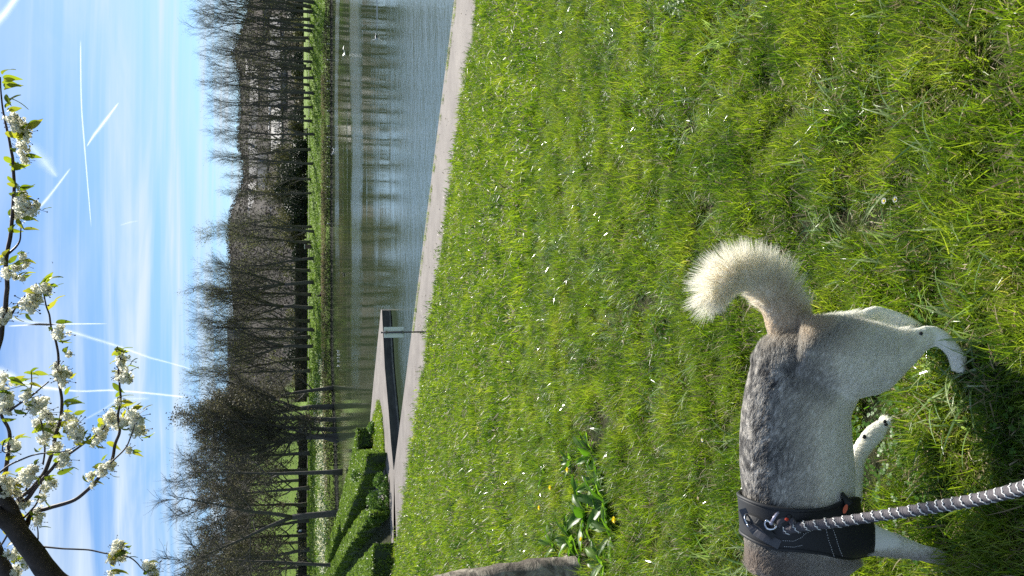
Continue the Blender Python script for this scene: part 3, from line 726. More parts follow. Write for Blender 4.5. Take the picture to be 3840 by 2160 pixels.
# far hedges; the left one is added dark to stand for shaded understorey
def far_hedge(pts, h, label):
    x0, y0 = pts[0]; z0 = ground_z(x0, y0); t = empty('park_hedge', (x0, y0, z0), label, 'hedge'); rng = np.random.default_rng(int(abs(x0) * 9)); P = []; mb = MB()
    for a_, b_ in zip(pts[:-1], pts[1:]):
        n = 2600; u = rng.random(n); x = a_[0] + (b_[0] - a_[0]) * u; y = a_[1] + (b_[1] - a_[1]) * u + rng.uniform(-.7, .7, n); z = np.array([ground_z(float(p), float(q)) for p, q in zip(x, y)]) + rng.random(n) * h * (.9 + .25 * np.sin(x * .9) * np.sin(x * .37 + 1))
        P.append(np.stack([x - x0, y - y0, z - z0], 1)); dx, dy = b_[0] - a_[0], b_[1] - a_[1]; za, zb = ground_z(*a_), ground_z(*b_); m_ = math.hypot(dx, dy)
        mb.box(((a_[0] + b_[0]) / 2 - x0, (a_[1] + b_[1]) / 2 - y0, (za + zb) / 2 - z0 + h * .42), (m_, .9, h * .84), math.atan2(dy, dx))
    mb.build('inner_branches', bark_dark, t); P = np.concatenate(P); A, B = rand_axes(len(P), rng, .16, .6); link('foliage', quads_mesh('foliage', P, A, B), t, ever_leaf)
far_hedge([(-58, 121), (-46, 122), (-33, 123.5), (-20, 124)], 1.75, 'long dark hedge added for the shaded understorey between the daffodil lawn and the lit lawn behind the left wood trunks')
far_hedge([(-19, 133), (-9, 134), (3, 135), (8, 135)], 2.5, 'dark ragged hedge behind the trunks between the litter bin and the daffodils')
far_hedge([(26, 202), (44, 200), (62, 199)], 2.2, 'low dark hedge beyond the far lawn behind the right end of the row')
# ------------------------------------------------------------------ people across the pond
skin = simple('skin', (.45, .27, .2), .6); cloth_d = simple('dark_cloth', (.015, .014, .02), .9); hairm = simple('dark_hair', (.02, .015, .012), .8)
pinkm = simple('pink_trim', (.6, .35, .35), .7)
def skin_body(name, joints, edges, mt, parent, sub=1):
    me = bpy.data.meshes.new(name); me.from_pydata([j[:3] for j in joints], edges, [])
    o = link(name, me, parent, mt)
    md = o.modifiers.new('skin', 'SKIN'); md.use_smooth_shade = True
    for i, j in enumerate(joints): 
        me.skin_vertices[0].data[i].radius = (j[3], j[3]) if me.skin_vertices else (j[3], j[3])
    me.skin_vertices[0].data[0].use_root = True
    s = o.modifiers.new('sub', 'SUBSURF'); s.levels = sub; s.render_levels = sub
    return o
def skinned(name, joints, edges, mt, parent=None, sub=1):
    bm = bmesh.new(); lay = bm.verts.layers.skin.verify(); vs_ = []
    for j in joints:
        v = bm.verts.new(j[:3]); v[lay].radius = (j[3], j[3]); vs_.append(v)
    vs_[0][lay].use_root = True
    for a, b_ in edges: bm.edges.new((vs_[a], vs_[b_]))
    me = bpy.data.meshes.new(name); bm.to_mesh(me); bm.free()
    o = link(name, me, parent, mt); o.modifiers.new('skin', 'SKIN').use_smooth_shade = True
    s = o.modifiers.new('sub', 'SUBSURF'); s.levels = sub; s.render_levels = sub
    return o
def seated_person(loc, rz, label):
    t = empty('person', loc, label, 'person', rz=rz)
    J = [(0, 0, .12, .15), (0, .03, .32, .13), (0, .08, .52, .15), (0, .1, .62, .06), (0, .13, .74, .095),      # pelvis..head
         (.12, -.12, .22, .08), (.16, -.38, .38, .06), (.18, -.58, .08, .045), (.18, -.72, .05, .04),
         (-.12, -.12, .22, .08), (-.16, -.36, .36, .06), (-.18, -.55, .08, .045), (-.18, -.70, .05, .04),
         (.19, .06, .52, .055), (.24, -.10, .36, .045), (.12, -.30, .36, .035), (-.19, .06, .52, .055), (-.24, -.10, .36, .045), (-.12, -.28, .36, .035)]
    E_ = [(0, 1), (1, 2), (2, 3), (3, 4), (0, 5), (5, 6), (6, 7), (7, 8), (0, 9), (9, 10), (10, 11), (11, 12), (2, 13), (13, 14), (14, 15), (2, 16), (16, 17), (17, 18)]
    skinned('body', J, E_, cloth_d, t)
    mb = MB(); mb.ball((0, .14, .78), (.10, .11, .10), 8, 6); mb.build('hair', hairm, t, True)
    mb = MB(); mb.ball((0, .05, .74), (.07, .05, .085), 8, 6); mb.build('face', skin, t, True)
    mb = MB(); mb.tube([(.2, -.2, .40), (.1, -.36, .42), (-.1, -.36, .42)], .05, 6); mb.build('sleeve', pinkm, t)
c = ony(1224, 2019, 70); seated_person((c.x, 70, ground_z(c.x, 70)), .5, 'person in black sitting on the lawn beyond the long hedge')
c = ony(1213, 1107, 97.5); seated_person((c.x, 97.5, ground_z(c.x, 97.5)), 2.2, 'person in dark clothes crouching on the far bank near a trunk foot')
def standing_person(loc, rz, label, top):
    t = empty('person', loc, label, 'person', rz=rz)
    J = [(0, 0, .92, .14), (0, 0, 1.15, .13), (0, 0, 1.38, .15), (0, .01, 1.50, .06), (0, .02, 1.62, .09), (.1, 0, .82, .09), (.11, .05, .48, .065), (.12, .0, .10, .045), (.12, -.12, .04, .04),
         (-.1, 0, .82, .09), (-.11, -.08, .48, .065), (-.12, .08, .10, .045), (-.12, -.05, .04, .04), (.2, 0, 1.38, .055), (.25, 0, 1.12, .045), (.22, -.1, .90, .035), (-.2, 0, 1.38, .055), (-.25, 0, 1.12, .045), (-.24, -.08, .88, .035)]
    E_ = [(0, 1), (1, 2), (2, 3), (3, 4), (0, 5), (5, 6), (6, 7), (7, 8), (0, 9), (9, 10), (10, 11), (11, 12), (2, 13), (13, 14), (14, 15), (2, 16), (16, 17), (17, 18)]
    skinned('body', J, E_, cloth_d, t)
    mb = MB(); mb.ball((0, 0, 1.2), (.22, .16, .30), 10, 8); mb.build('jacket', top, t, True)
    mb = MB(); mb.ball((0, .03, 1.68), (.10, .11, .10), 8, 6); mb.build('hair', hairm, t, True)
bluej = simple('pale_blue_cloth', (.35, .42, .6), .8)
c = ony(1150, 1990, 112); standing_person((c.x, 112, ground_z(c.x, 112)), 1.2, 'person in pale blue top standing in the shade of the left wood', bluej)

# ------------------------------------------------------------------ birds
gullw = simple('gull_white', (.8, .8, .78), .6); gullg = simple('gull_grey', (.3, .32, .34), .7); duckd = simple('duck_dark', (.04, .035, .03), .7); beakm = simple('beak', (.5, .3, .08), .5)
def swimming_bird(px, py, s, label, m1, m2, rz, group=None):
    p = onz(px, py, ZW); t = empty('water_bird', tuple(p), label, 'bird', group, rz)
    mb = MB(); mb.ball((0, 0, .05 * s), (.22 * s, .10 * s, .09 * s), 10, 6); mb.tube([(.13 * s, 0, .08 * s), (.19 * s, 0, .18 * s), (.20 * s, 0, .24 * s)], [.05 * s, .035 * s, .03 * s], 7)
    mb.ball((.215 * s, 0, .26 * s), (.055 * s, .04 * s, .042 * s), 8, 6); mb.tube([(-.18 * s, 0, .07 * s), (-.30 * s, 0, .12 * s)], [.05 * s, .01 * s], 6); mb.build('body', m1, t, True)
    mb = MB(); mb.ball((-.03 * s, .085 * s, .075 * s), (.15 * s, .03 * s, .055 * s), 8, 5); mb.build('wing', m2, t, True)
    mb = MB(); mb.ball((-.03 * s, -.085 * s, .075 * s), (.15 * s, .03 * s, .055 * s), 8, 5); mb.build('wing', m2, t, True)
    mb = MB(); mb.tube([(.26 * s, 0, .255 * s), (.32 * s, 0, .245 * s)], [.016 * s, .006 * s], 5); mb.build('beak', beakm, t)
    return t
swimming_bird(1414, 140, .65, 'duck swimming on the pond with a bright wake behind it', gullw, duckd, math.pi)
swimming_bird(1291, 1030, .7, 'lone dark duck far out on the left of the pond', duckd, duckd, .3)
swimming_bird(1254, 562, .8, 'pair of gulls resting in front of the dark bank, nearer one', gullw, gullg, 0)
swimming_bird(1250, 573, .8, 'farther gull of the resting pair by the dark bank', gullw, gullg, 2.5)
for i, py in enumerate([1318, 1330, 1341, 1354, 1372]): swimming_bird(1268 + (i % 2), py, .5, f'{ORD[i]} white gull resting near the overgrown left shore, counted downwards in the photo', gullw, gullg, i, 'white gulls near the left shore')
# wake of the duck: two low ridges of water
p = onz(1414, 134, ZW); mb = MB()
for sgn in (-1, 1): mb.tube([(p.x + .3, p.y + .05 * sgn, ZW - .02), (p.x + 5, p.y + .45 * sgn, ZW - .02), (p.x + 14, p.y + 1.1 * sgn, ZW - .03)], [.03, .05, .05], 6)
o = mb.build('wake', simple('wake_water', (.25, .3, .32), .12, spec=.8), None, True); tag(o, 'two pale ripple lines trailing behind the swimming duck', 'wake', kind='stuff')
def flying_bird(px, py, y, s, label, mt, roll=.3):
    p = ony(px, py, y); t = empty('flying_bird', tuple(p), label, 'bird', rz=.6)
    mb = MB(); mb.ball((0, 0, 0), (.22 * s, .07 * s, .06 * s), 8, 6); mb.ball((.22 * s, 0, .01 * s), (.06 * s, .045 * s, .045 * s), 8, 5); mb.tube([(-.18 * s, 0, 0), (-.32 * s, 0, 0)], [.05 * s, .03 * s], 5); mb.build('body', mt, t, True)
    for g_ in (-1, 1):
        mb = MB(); q = [(.10, .05, 0), (-.09, .05, 0), (.13, .30, .14), (-.06, .30, .14), (.02, .68, .10), (-.05, .66, .10)]
        vs_ = [(a * s, b_ * g_ * s, (c_ + .012) * s) for a, b_, c_ in q] + [(a * s, b_ * g_ * s, (c_ - .012) * s) for a, b_, c_ in q]
        mb.add(vs_, [(0, 1, 3, 2), (2, 3, 5, 4), (7, 6, 8, 9), (9, 8, 10, 11), (0, 2, 8, 6), (2, 4, 10, 8), (1, 7, 9, 3), (3, 9, 11, 5), (4, 5, 11, 10)]); mb.build('wing', mt, t)
flying_bird(1293, 198, 62, 1.0, 'white gull flying low over the pond', gullw)
flying_bird(198, 985, 60, .22, 'tiny dark bird high in the sky', duckd)
flying_bird(726, 1088, 120, .7, 'dark bird flying above the spreading tree', duckd)

# ------------------------------------------------------------------ contrails: long thin clouds far off
ctm, nt, b = mat('contrail_ice')
tr = nt.nodes.new('ShaderNodeBsdfTransparent'); em = nt.nodes.new('ShaderNodeBsdfTranslucent'); em.inputs[0].default_value = (1, 1, 1, 1)
df = nt.nodes.new('ShaderNodeBsdfDiffuse'); df.inputs[0].default_value = (1, 1, 1, 1); ad = nt.nodes.new('ShaderNodeAddShader')
nt.links.new(em.outputs[0], ad.inputs[0])
at = nt.nodes.new('ShaderNodeAttribute'); at.attribute_name = 'thick'
no = noise_fac(nt, .02, 6, .65, 'Object'); aa = math_node(nt, 'MULTIPLY', at.outputs['Fac'], math_node(nt, 'ADD', math_node(nt, 'MULTIPLY', no, 1.1), .25), clamp=True)
ms = nt.nodes.new('ShaderNodeMixShader'); nt.links.new(aa, ms.inputs[0]); nt.links.new(tr.outputs[0], ms.inputs[1]); nt.links.new(ad.outputs[0], ms.inputs[2]); nt.links.new(ms.outputs[0], nt.nodes['Material Output'].inputs[0])
def contrail(pts, dens, label, dist=5200, kink=0, wmul=1):
    """pts: (px, py, width_px); a cloud streak of real thickness: a bundle of nested shells around one line"""
    P = [ony(p[0], p[1], dist) for p in pts]; Wd = [p[2] / FPX * dist for p in pts]
    c0 = P[0].copy(); k = 10
    S = smooth_path([p - c0 for p in P], k) if len(P) > 2 else [(P[0] - c0).lerp(P[1] - c0, i / k) for i in range(k + 1)]
    Wf = np.interp(np.linspace(0, 1, len(S)), np.linspace(0, 1, len(Wd)), Wd)
    rg = random.Random(int(pts[0][0] * 7 + pts[0][1]))
    if kink: S = [s + Vector((0, 0, rg.uniform(-1, 1) * kink * Wf[i])) for i, s in enumerate(S)]
    vs_, fs, th = [], [], []; n = 8
    for sh_, al in ((1.0, .05), (.82, .07), (.66, .09), (.5, .11), (.34, .13), (.18, .15)):
        b0 = len(vs_)
        for i, s in enumerate(S):
            t_ = (S[min(i + 1, len(S) - 1)] - S[max(i - 1, 0)]).normalized(); u = t_.cross(Vector((0, 0, 1))); u = u.normalized() if u.length > .1 else Vector((1, 0, 0)); w_ = t_.cross(u)
            end = min(1, i / 2.5, (len(S) - 1 - i) / 2.5 + .1)
            for j in range(n):
                a = 6.2832 * j / n; vs_.append(s + (u * math.cos(a) + w_ * math.sin(a)) * Wf[i] * .5 * sh_); th.append(al * dens * .48 * min(1, max(0.02, end)))
        for i in range(len(S) - 1):
            for j in range(n): fs.append((b0 + i * n + j, b0 + i * n + (j + 1) % n, b0 + (i + 1) * n + (j + 1) % n, b0 + (i + 1) * n + j))
    me = bpy.data.meshes.new('contrail'); me.from_pydata([tuple(v) for v in vs_], [], fs); me.shade_smooth()
    a_ = me.attributes.new('thick', 'FLOAT', 'POINT'); a_.data.foreach_set('value', th)
    o = link('contrail', me, None, ctm); o.location = c0; tag(o, label, 'contrail', 'vapour trails in the blue sky')
contrail([(302, 150, 7), (305, 380, 7), (318, 560, 8), (342, 850, 4)], .8, 'long thin straight contrail pointing down the middle of the sky')
contrail([(325, 550, 4), (352, 508, 15), (385, 465, 18), (445, 385, 6)], .8, 'short tapering contrail crossing the long thin one')
contrail([(60, 860, 3), (160, 765, 16), (265, 630, 8)], .6, 'short faint contrail next to the blossom bough')
contrail([(-40, 105, 42), (0, 70, 38), (40, 20, 34), (80, -40, 30)], .7, 'broad bright contrail in the upper left photo corner')
contrail([(30, 1223, 8), (180, 1216, 9), (402, 1214, 5)], 1.2, 'bright straight contrail beside the blossom tips')
contrail([(-20, 1175, 20), (60, 1198, 22), (200, 1225, 22), (400, 1285, 18), (560, 1340, 14), (640, 1362, 10), (720, 1385, 8)], .5, 'long curving contrail running down to the far tree tops', kink=.12)
contrail([(-20, 1380, 50), (100, 1440, 34), (280, 1466, 10), (420, 1464, 12), (560, 1475, 12), (700, 1490, 12)], .9, 'wavy contrail ending above the dark shore trees', kink=.15)
contrail([(110, 540, 60), (170, 610, 70), (215, 665, 20)], .35, 'wide faded contrail patch near the blossoms')
contrail([(450, 845, 8), (490, 833, 12), (520, 828, 4)], .2, 'tiny faded contrail below the cirrus streaks')
contrail([(320, 1572, 12), (380, 1540, 14), (450, 1500, 14), (560, 1495, 20)], .28, 'faintest wavy contrail by the lowest blossom spray')

# ------------------------------------------------------------------ sign at the path edge
sgm, nt, b = mat('sign_back_metal'); b.inputs['Base Color'].default_value = (.80, .86, .80, 1); b.inputs['Roughness'].default_value = .5; b.inputs['Metallic'].default_value = 0
bracket = simple('bracket_metal', (.18, .19, .17), .4, metal=.7); poledark = simple('pole_paint', (.03, .028, .03), .4, spec=.6)
p = onz(1620, 1244, 0); gz = ground_z(p.x, p.y)
ztop = ony(1434, 1243, p.y).z
t = empty('sign_post', (p.x, p.y, min(gz, 0)), 'back of a pale rectangular sign on a thin dark post at the path edge', 'sign', rz=.05)
h = ztop - min(gz, 0)
pw = 19 / FPX * 19.8; z0_ = ony(1514, 1243, p.y).z - min(gz, 0); z1_ = ony(1440, 1243, p.y).z - min(gz, 0)
mb = MB(); mb.tube([(0, 0, -.1), (0, 0, h + .02)], .019, 10); mb.ball((0, 0, h + .02), .024, 8, 5); mb.build('post', poledark, t, True)
mb = MB(); mb.box((-.0, .035, (z0_ + z1_) / 2), (2 * pw * 1.0, .006, z1_ - z0_)); pl = mb.build('plate', sgm, t)
for zz in (z0_ + .03, z1_ - .05):
    mb = MB(); mb.box((0, .002, zz), (.075, .058, .035)); mb.ball((.03, -.03, zz), .008, 6, 4); mb.ball((-.03, -.03, zz), .008, 6, 4); mb.build('clamp', bracket, t)
mb = MB(); mb.box((0, .026, (z0_ + z1_) / 2), (.05, .012, z1_ - z0_ - .02)); mb.build('channel', bracket, pl)

# ------------------------------------------------------------------ cherry tree over the left of the upright view
cbark, nt, b = mat('cherry_bark'); b.inputs['Roughness'].default_value = .85
f = noise_fac(nt, 7, 7, .62, 'Position', (1, 1, 1.6), .6); c = ramp(nt, f, [(.3, (.04, .03, .025)), (.48, (.14, .115, .09)), (.6, (.32, .28, .22)), (.8, (.55, .50, .42))]); nt.links.new(c, b.inputs['Base Color']); bump(nt, b, f, .9, .03)
ctwig = simple('cherry_twig', (.045, .028, .024), .6, nscale=30)
limbm, nt, b = mat('cherry_limb'); b.inputs['Roughness'].default_value = .8
f = noise_fac(nt, 14, 6, .7, 'Position'); c = ramp(nt, f, [(.3, (.02, .015, .014)), (.6, (.055, .042, .038)), (.85, (.11, .09, .08))]); nt.links.new(c, b.inputs['Base Color']); bump(nt, b, f, .8, .012)
petal, nt, b = mat('blossom_petal'); b.inputs['Roughness'].default_value = .6; b.inputs['Base Color'].default_value = (.87, .86, .78, 1); b.inputs['Specular IOR Level'].default_value = .2
tr = nt.nodes.new('ShaderNodeBsdfTranslucent'); tr.inputs[0].default_value = (.93, .92, .80, 1); ms = nt.nodes.new('ShaderNodeMixShader'); ms.inputs[0].default_value = .55
nt.links.new(b.outputs[0], ms.inputs[1]); nt.links.new(tr.outputs[0], ms.inputs[2]); nt.links.new(ms.outputs[0], nt.nodes['Material Output'].inputs[0])
cleaf = leafy('cherry_leaf', [(0, (.09, .13, .015)), (.5, (.20, .24, .025)), (1, (.32, .28, .05))], .55, .35, rnd='object', tcol=(1.5, 1.6, .7))
base = None
for y_ in np.linspace(4, 6, 60):
    q = ony(2185, 2170, y_)
    if q.z <= ground_z(q.x, q.y) and base is None: base = q
if base is None: base = ony(2185, 2170, 4.9)
CH = empty('cherry_tree', tuple(base), 'white blossoming cherry tree leaning in from the lower photo edge with boughs across the sky', 'tree')
O = Vector(base)
def lp(pts): return [p - O for p in pts]
YB = base.y
tp = smooth_path(lp([ony(2250, 2176, YB), ony(2150, 2182, YB), ony(1950, 2205, YB), ony(1700, 2242, YB + .02), ony(1300, 2330, YB + .1), ony(900, 2380, YB + .15), ony(620, 2360, YB + .12), ony(450, 2310, YB + .08), ony(330, 2250, YB + .05)]), 6)
rr = np.interp(np.linspace(0, 1, len(tp)), [0, .05, .2, .4, .7, .88, 1], [.23, .19, .16, .145, .125, .085, .068])
mb = MB(); mb.tube(tp, list(rr), 16)
for i, v in enumerate(mb.v):
    vv = Vector(v); n_ = mnoise.noise(vv * 5) * .03 + mnoise.noise(vv * 16) * .010; mb.v[i] = tuple(vv + Vector((n_, n_ * .6, 0)))
mb.build('trunk', cbark, CH, True)
BR = []
def bough(pts, w0, w1, y0, y1, big=False, name='branch'):
    n = len(pts); Pn = [ony(a, b_, y0 + (y1 - y0) * i / (n - 1)) for i, (a, b_) in enumerate(pts)]
    S = smooth_path(lp(Pn), 5); S = [s + Vector((mnoise.noise(s * 9), mnoise.noise(s * 9 + Vector((5, 0, 0))), mnoise.noise(s * 9 + Vector((0, 7, 0))))) * .008 for s in S]
    k = len(S); rad = [(w0 + (w1 - w0) * i / (k - 1)) / 2 / FPX * y0 * 1.02 for i in range(k)]
    mb = MB(); mb.tube(S, rad, 10 if big else 6)
    mb.build(name, limbm if big else ctwig, CH, True); BR.append((S, [y0 + (y1 - y0) * i / (k - 1) for i in range(k)]))
bough([(420, 2300), (300, 2245), (205, 2175), (142, 2092), (79, 2008), (32, 1956), (-60, 1905)], 78, 52, 5.0, 4.8, True)
bough([(84, 1975), (68, 1955), (31, 1893), (0, 1851), (-40, 1800)], 44, 34, 4.95, 4.7, True)
bough([(60, 2200), (26, 2160), (-10, 2082), (-50, 2000)], 44, 40, 5.2, 5.1, True)
b1 = [(57, 1893), (79, 1861), (121, 1830), (163, 1778), (181, 1736), (200, 1685), (212, 1627), (229, 1560), (231, 1500), (222, 1440), (219, 1356), (212, 1283), (192, 1232), (188, 1180), (172, 1144), (160, 1095), (158, 1060)]
bough(b1, 15, 3, 4.9, 4.35)
b2 = [(63, 1903), (105, 1867), (147, 1814), (194, 1757), (220, 1725), (262, 1699), (309, 1667), (367, 1625), (396, 1597)]
bough(b2, 14, 4, 4.9, 4.5)
b3 = [(105, 1965), (126, 1919), (168, 1909), (220, 1893), (283, 1872), (341, 1825), (367, 1798), (414, 1736), (435, 1662), (446, 1620), (446, 1560), (454, 1490), (448, 1440), (443, 1380), (437, 1330), (440, 1296)]
bough(b3, 16, 3, 4.95, 4.3)
bough([(414, 1736), (456, 1694), (482, 1657), (498, 1620), (506, 1580)], 6, 3, 4.55, 4.4)
b4 = [(160, 2050), (220, 2056), (283, 2058), (357, 2066), (399, 2076), (435, 2082), (482, 2090), (514, 2113), (535, 2132), (570, 2160)]
bough(b4, 6, 3, 4.9, 4.5)
bough([(-10, 1780), (42, 1741), (105, 1715), (168, 1700), (252, 1690), (300, 1668)], 7, 3, 4.7, 4.5)
bough([(24, 1552), (68, 1521), (115, 1484), (184, 1431)], 8, 4, 4.5, 4.4)
bough([(94, 1940), (131, 1898), (152, 1846), (157, 1790)], 7, 3, 4.9, 4.8)
bough([(5, 1850), (31, 1700), (39, 1650), (28, 1600), (6, 1560), (-10, 1500)], 14, 9, 4.8, 4.6)
b9 = [(-10, 1310), (7, 1239), (22, 1158), (26, 1100), (28, 976), (37, 883), (43, 821), (53, 697), (50, 604), (37, 548), (25, 480), (15, 436), (6, 355), (2, 290)]
bough(b9, 17, 4, 4.5, 4.0)
bough([(28, 960), (60, 925), (78, 895), (80, 860), (78, 827)], 8, 3, 4.35, 4.25)
bough([(22, 1215), (48, 1175), (70, 1144), (95, 1110)], 8, 4, 4.45, 4.4)
bough([(152, 1573), (163, 1625), (170, 1690), (160, 1740)], 5, 6, 4.6, 4.7)
bough([(126, 1741), (115, 1799), (94, 1835)], 4, 7, 4.75, 4.85)
bough([(0, 2050), (28, 2005), (50, 1975)], 6, 6, 5.0, 4.95)
bough([(142, 2020), (143, 1990), (138, 1960)], 5, 3, 4.9, 4.85)
bough([(100, 1490), (120, 1440), (112, 1390)], 5, 3, 4.5, 4.4)
bough([(20, 1650), (10, 1690), (30, 1700)], 5, 3, 4.7, 4.7)
CLS = [(110,1133,55),(227,1246,45),(208,1262,22),(256,1327,20),(220,1393,40),(234,1422,45),(457,1349,42),(468,1404,46),(443,1407,30),(428,1575,52),(408,1560,38),(505,1568,48),(512,1612,48),(468,1575,35),(490,1545,30),(366,1634,42),(351,1656,28),(388,1612,28),(410,1751,33),(380,1766,40),(336,1788,25),(347,1817,20),(443,1506,22),(483,1689,24),
 (139,1517,50),(102,1495,40),(168,1553,42),(120,1535,38),(132,1583,26),(15,1466,60),(15,1539,42),(5,1510,50),(249,1575,40),(278,1612,50),(293,1640,30),(262,1598,36),(197,1605,40),(161,1641,36),(241,1722,42),(225,1735,30),(205,1678,35),(110,1780,45),(88,1795,42),(125,1760,30),(190,1810,30),(168,1824,30),(37,1678,40),(51,1670,30),(22,1831,48),(44,1846,40),(88,1890,35),(146,1919,33),(139,1956,30),(154,1868,25),(44,2073,35),(60,2090,25),(95,2110,30),(58,2146,40),(439,2044,34),(446,2080,38),(417,2102,26),(556,2124,40),(570,2153,34),(413,2157,24),(425,2065,26),
 (43,442,36),(68,473,45),(93,504,40),(55,470,34),(81,560,36),(93,597,28),(70,540,24),(75,759,45),(118,777,45),(62,802,34),(81,734,30),(95,790,34),(19,1026,35),(56,1001,28),(87,989,30),(84,958,22),(84,1044,20),(56,1038,22),(168,1082,34),(137,1094,34),(12,976,20),(15,1173,40),(5,1205,32),(90,1150,30),(125,1110,34),(10,1420,30),(240,1400,30),(210,1375,26),(185,1600,26),(60,1810,26),(5,1800,30)]
def pompom(mb, c, r, rng, n=30):
    d = rng.normal(size=(n, 3)); d /= np.linalg.norm(d, axis=1)[:, None]
    for i in range(n):
        D_ = Vector(d[i]); P_ = Vector(c) + D_ * r * rng.uniform(.55, .95); a = D_.orthogonal().normalized(); a = rot_about(a, D_, rng.uniform(0, 6.28)); b_ = D_.cross(a)
        s = r * .52; tilt = rng.uniform(.1, .6)
        a2 = (a + D_ * tilt).normalized()
        mb.add([P_ - a2 * s * .6 - b_ * s * .4, P_ - a2 * s * .6 + b_ * s * .4, P_ + a2 * s * .3 + b_ * s * .75 + D_ * s * .2, P_ + a2 * s * .95 + D_ * s * .4, P_ + a2 * s * .3 - b_ * s * .75 + D_ * s * .2], [(0, 1, 2, 3, 4)])
BM = []
for q in range(5):
    rng = np.random.default_rng(400 + q); mb = MB()
    for i in range(15):
        dv = rng.normal(size=3); dv /= np.linalg.norm(dv); dv[2] = dv[2] * .8 - .1; r = rng.uniform(.24, .34)
        pompom(mb, dv * rng.uniform(.35, .75), r, rng, 20)
    mb.mi = 1
    for i in range(7):
        dv = rng.normal(size=3); dv /= np.linalg.norm(dv); mb.tube([(0, 0, .1), tuple(dv * .8), tuple(dv * 1.15 + np.array((0, 0, -.12)))], [.03, .022, .022], 4); mb.ball(tuple(dv * 1.18 + np.array((0, 0, -.14))), .07, 6, 4)
    me = mb.mesh('blossom'); me.materials.append(petal); me.materials.append(ctwig); BM.append(me)
LM = []
for q in range(4):
    rg = random.Random(q); mb = MB(); n = 7; L_ = 1.0
    for i in range(n + 1):
        u = i / n; wd = .26 * math.sin(math.pi * min(1, u * .96 + .02)) ** .8 * (1.15 - .5 * u); dr = -.5 * u * u * (.6 + .4 * q); 
        mb.v += [(u, -wd, dr + .07), (u, 0, dr), (u, wd, dr + .07 + .02 * math.sin(9 * u))]
    for i in range(n):
        for j in (0, 1): mb.f.append((i * 3 + j, i * 3 + 3 + j, i * 3 + 4 + j, i * 3 + 1 + j)); mb.m.append(0)
    me = mb.mesh('leaf'); me.materials.append(cleaf); me.shade_smooth(); LM.append(me)
rg = random.Random(8); nleaf = 0
def near_y(px, py):
    best = (1e9, 4.6)
    for S, Ys in BR:
        for s, y_ in zip(S[::3], Ys[::3]):
            w_ = s + O; r_ = w_ - CAM; t_ = r_.dot(F_); u = 1920 - r_.dot(U_) / t_ * FPX; v = 1080 - r_.x / t_ * FPX
            d = (u - px) ** 2 + (v - py) ** 2
            if d < best[0]: best = (d, w_.y)
    return best[1]
def add_leaf(p, s, droop=True):
    global nleaf
    if nleaf >= 290: return
    nleaf += 1
    o = bpy.data.objects.new('leaf', LM[rg.randrange(4)]); COL.objects.link(o); o.parent = CH; o.location = p
    o.scale = (s, s, s); o.rotation_euler = (rg.uniform(-.9, .9), rg.uniform(.0, 1.3), rg.uniform(-1.7, 1.7) + (math.pi if rg.random() < .35 else 0))
for (px, py, s) in CLS:
    y_ = near_y(px, py) + rg.uniform(-.05, .05); p = ony(px, py, y_) - O; r = s * .80 / FPX * y_
    o = bpy.data.objects.new('blossom', BM[rg.randrange(5)]); COL.objects.link(o); o.parent = CH; o.location = p; o.scale = (r, r, r); o.rotation_euler = (rg.uniform(-.5, .5), rg.uniform(-.5, .5), rg.uniform(0, 6.28))
    for k in range(2):
        dv = Vector((rg.gauss(0, 1), rg.gauss(0, .6), rg.gauss(.3, 1))).normalized() * r * 1.0; add_leaf(p + dv, rg.uniform(.038, .058))
LV = [(10, 280), (12, 300), (14, 320), (18, 338), (24, 355), (26, 372), (30, 390), (20, 405), (35, 412), (12, 290), (8, 310), (60, 505), (100, 480), (20, 500), (15, 590), (35, 620), (45, 630), (50, 650), (30, 660), (25, 690), (70, 695), (75, 710), (35, 725), (90, 862), (35, 870), (30, 855), (165, 1045), (180, 1055), (168, 1060), (150, 1070), (190, 1068), (205, 1130), (180, 1165), (70, 1180), (440, 1300), (430, 1310), (450, 1315), (420, 1335), (445, 1330), (415, 1365), (425, 1435), (430, 1520), (440, 1500), (455, 1515), (420, 1528), (500, 1530), (345, 1640), (290, 1650), (310, 1655), (355, 1745), (245, 1480), (255, 1500), (262, 1520), (240, 1510), (250, 1520), (235, 1530), (90, 1400), (115, 1395), (125, 1400), (95, 1430), (110, 1440), (55, 1420), (40, 1430), (60, 1450), (30, 1420), (120, 1625), (140, 1600), (165, 1620), (150, 1690), (175, 1700), (190, 1700), (130, 1680), (220, 1620), (240, 1610), (232, 1770), (215, 1775), (220, 1590), (20, 1720), (25, 1780), (8, 1670), (90, 1910), (60, 1930), (130, 1870), (430, 2040), (435, 2060), (455, 2065), (405, 2085), (470, 2098), (440, 2090), (415, 2145), (420, 2150), (75, 2060), (30, 2050), (50, 2110), (80, 2120), (10, 1990), (400, 1660), (150, 1830)]
for (px, py) in LV:
    p = ony(px, py, near_y(px, py) + rg.uniform(-.03, .03)) - O; add_leaf(p, rg.uniform(.045, .072))
# ------------------------------------------------------------------ meadow grass in front: real blades
g1 = leafy('grass_blade', [(0, (.022, .055, .008)), (.25, (.075, .155, .012)), (.55, (.19, .275, .02)), (.82, (.29, .36, .045)), (1, (.52, .48, .16))], .5, .36, nscale=1.3, spec=.5, tcol=(1.35, 1.4, .6), coord='Object', rnd='island')
g2 = leafy('broad_grass_blade', [(0, (.09, .17, .05)), (.6, (.19, .29, .09)), (1, (.34, .40, .18))], .35, .2, spec=1.0, tcol=(1.3, 1.5, .7))
g3 = leafy('straw_blade', [(0, (.16, .12, .06)), (.6, (.32, .25, .14)), (1, (.48, .40, .26))], .35, .5)
g4 = leafy('clover_leaf', [(0, (.05, .13, .02)), (1, (.12, .24, .03))], .5, .4, tcol=(1.4, 1.6, .6))
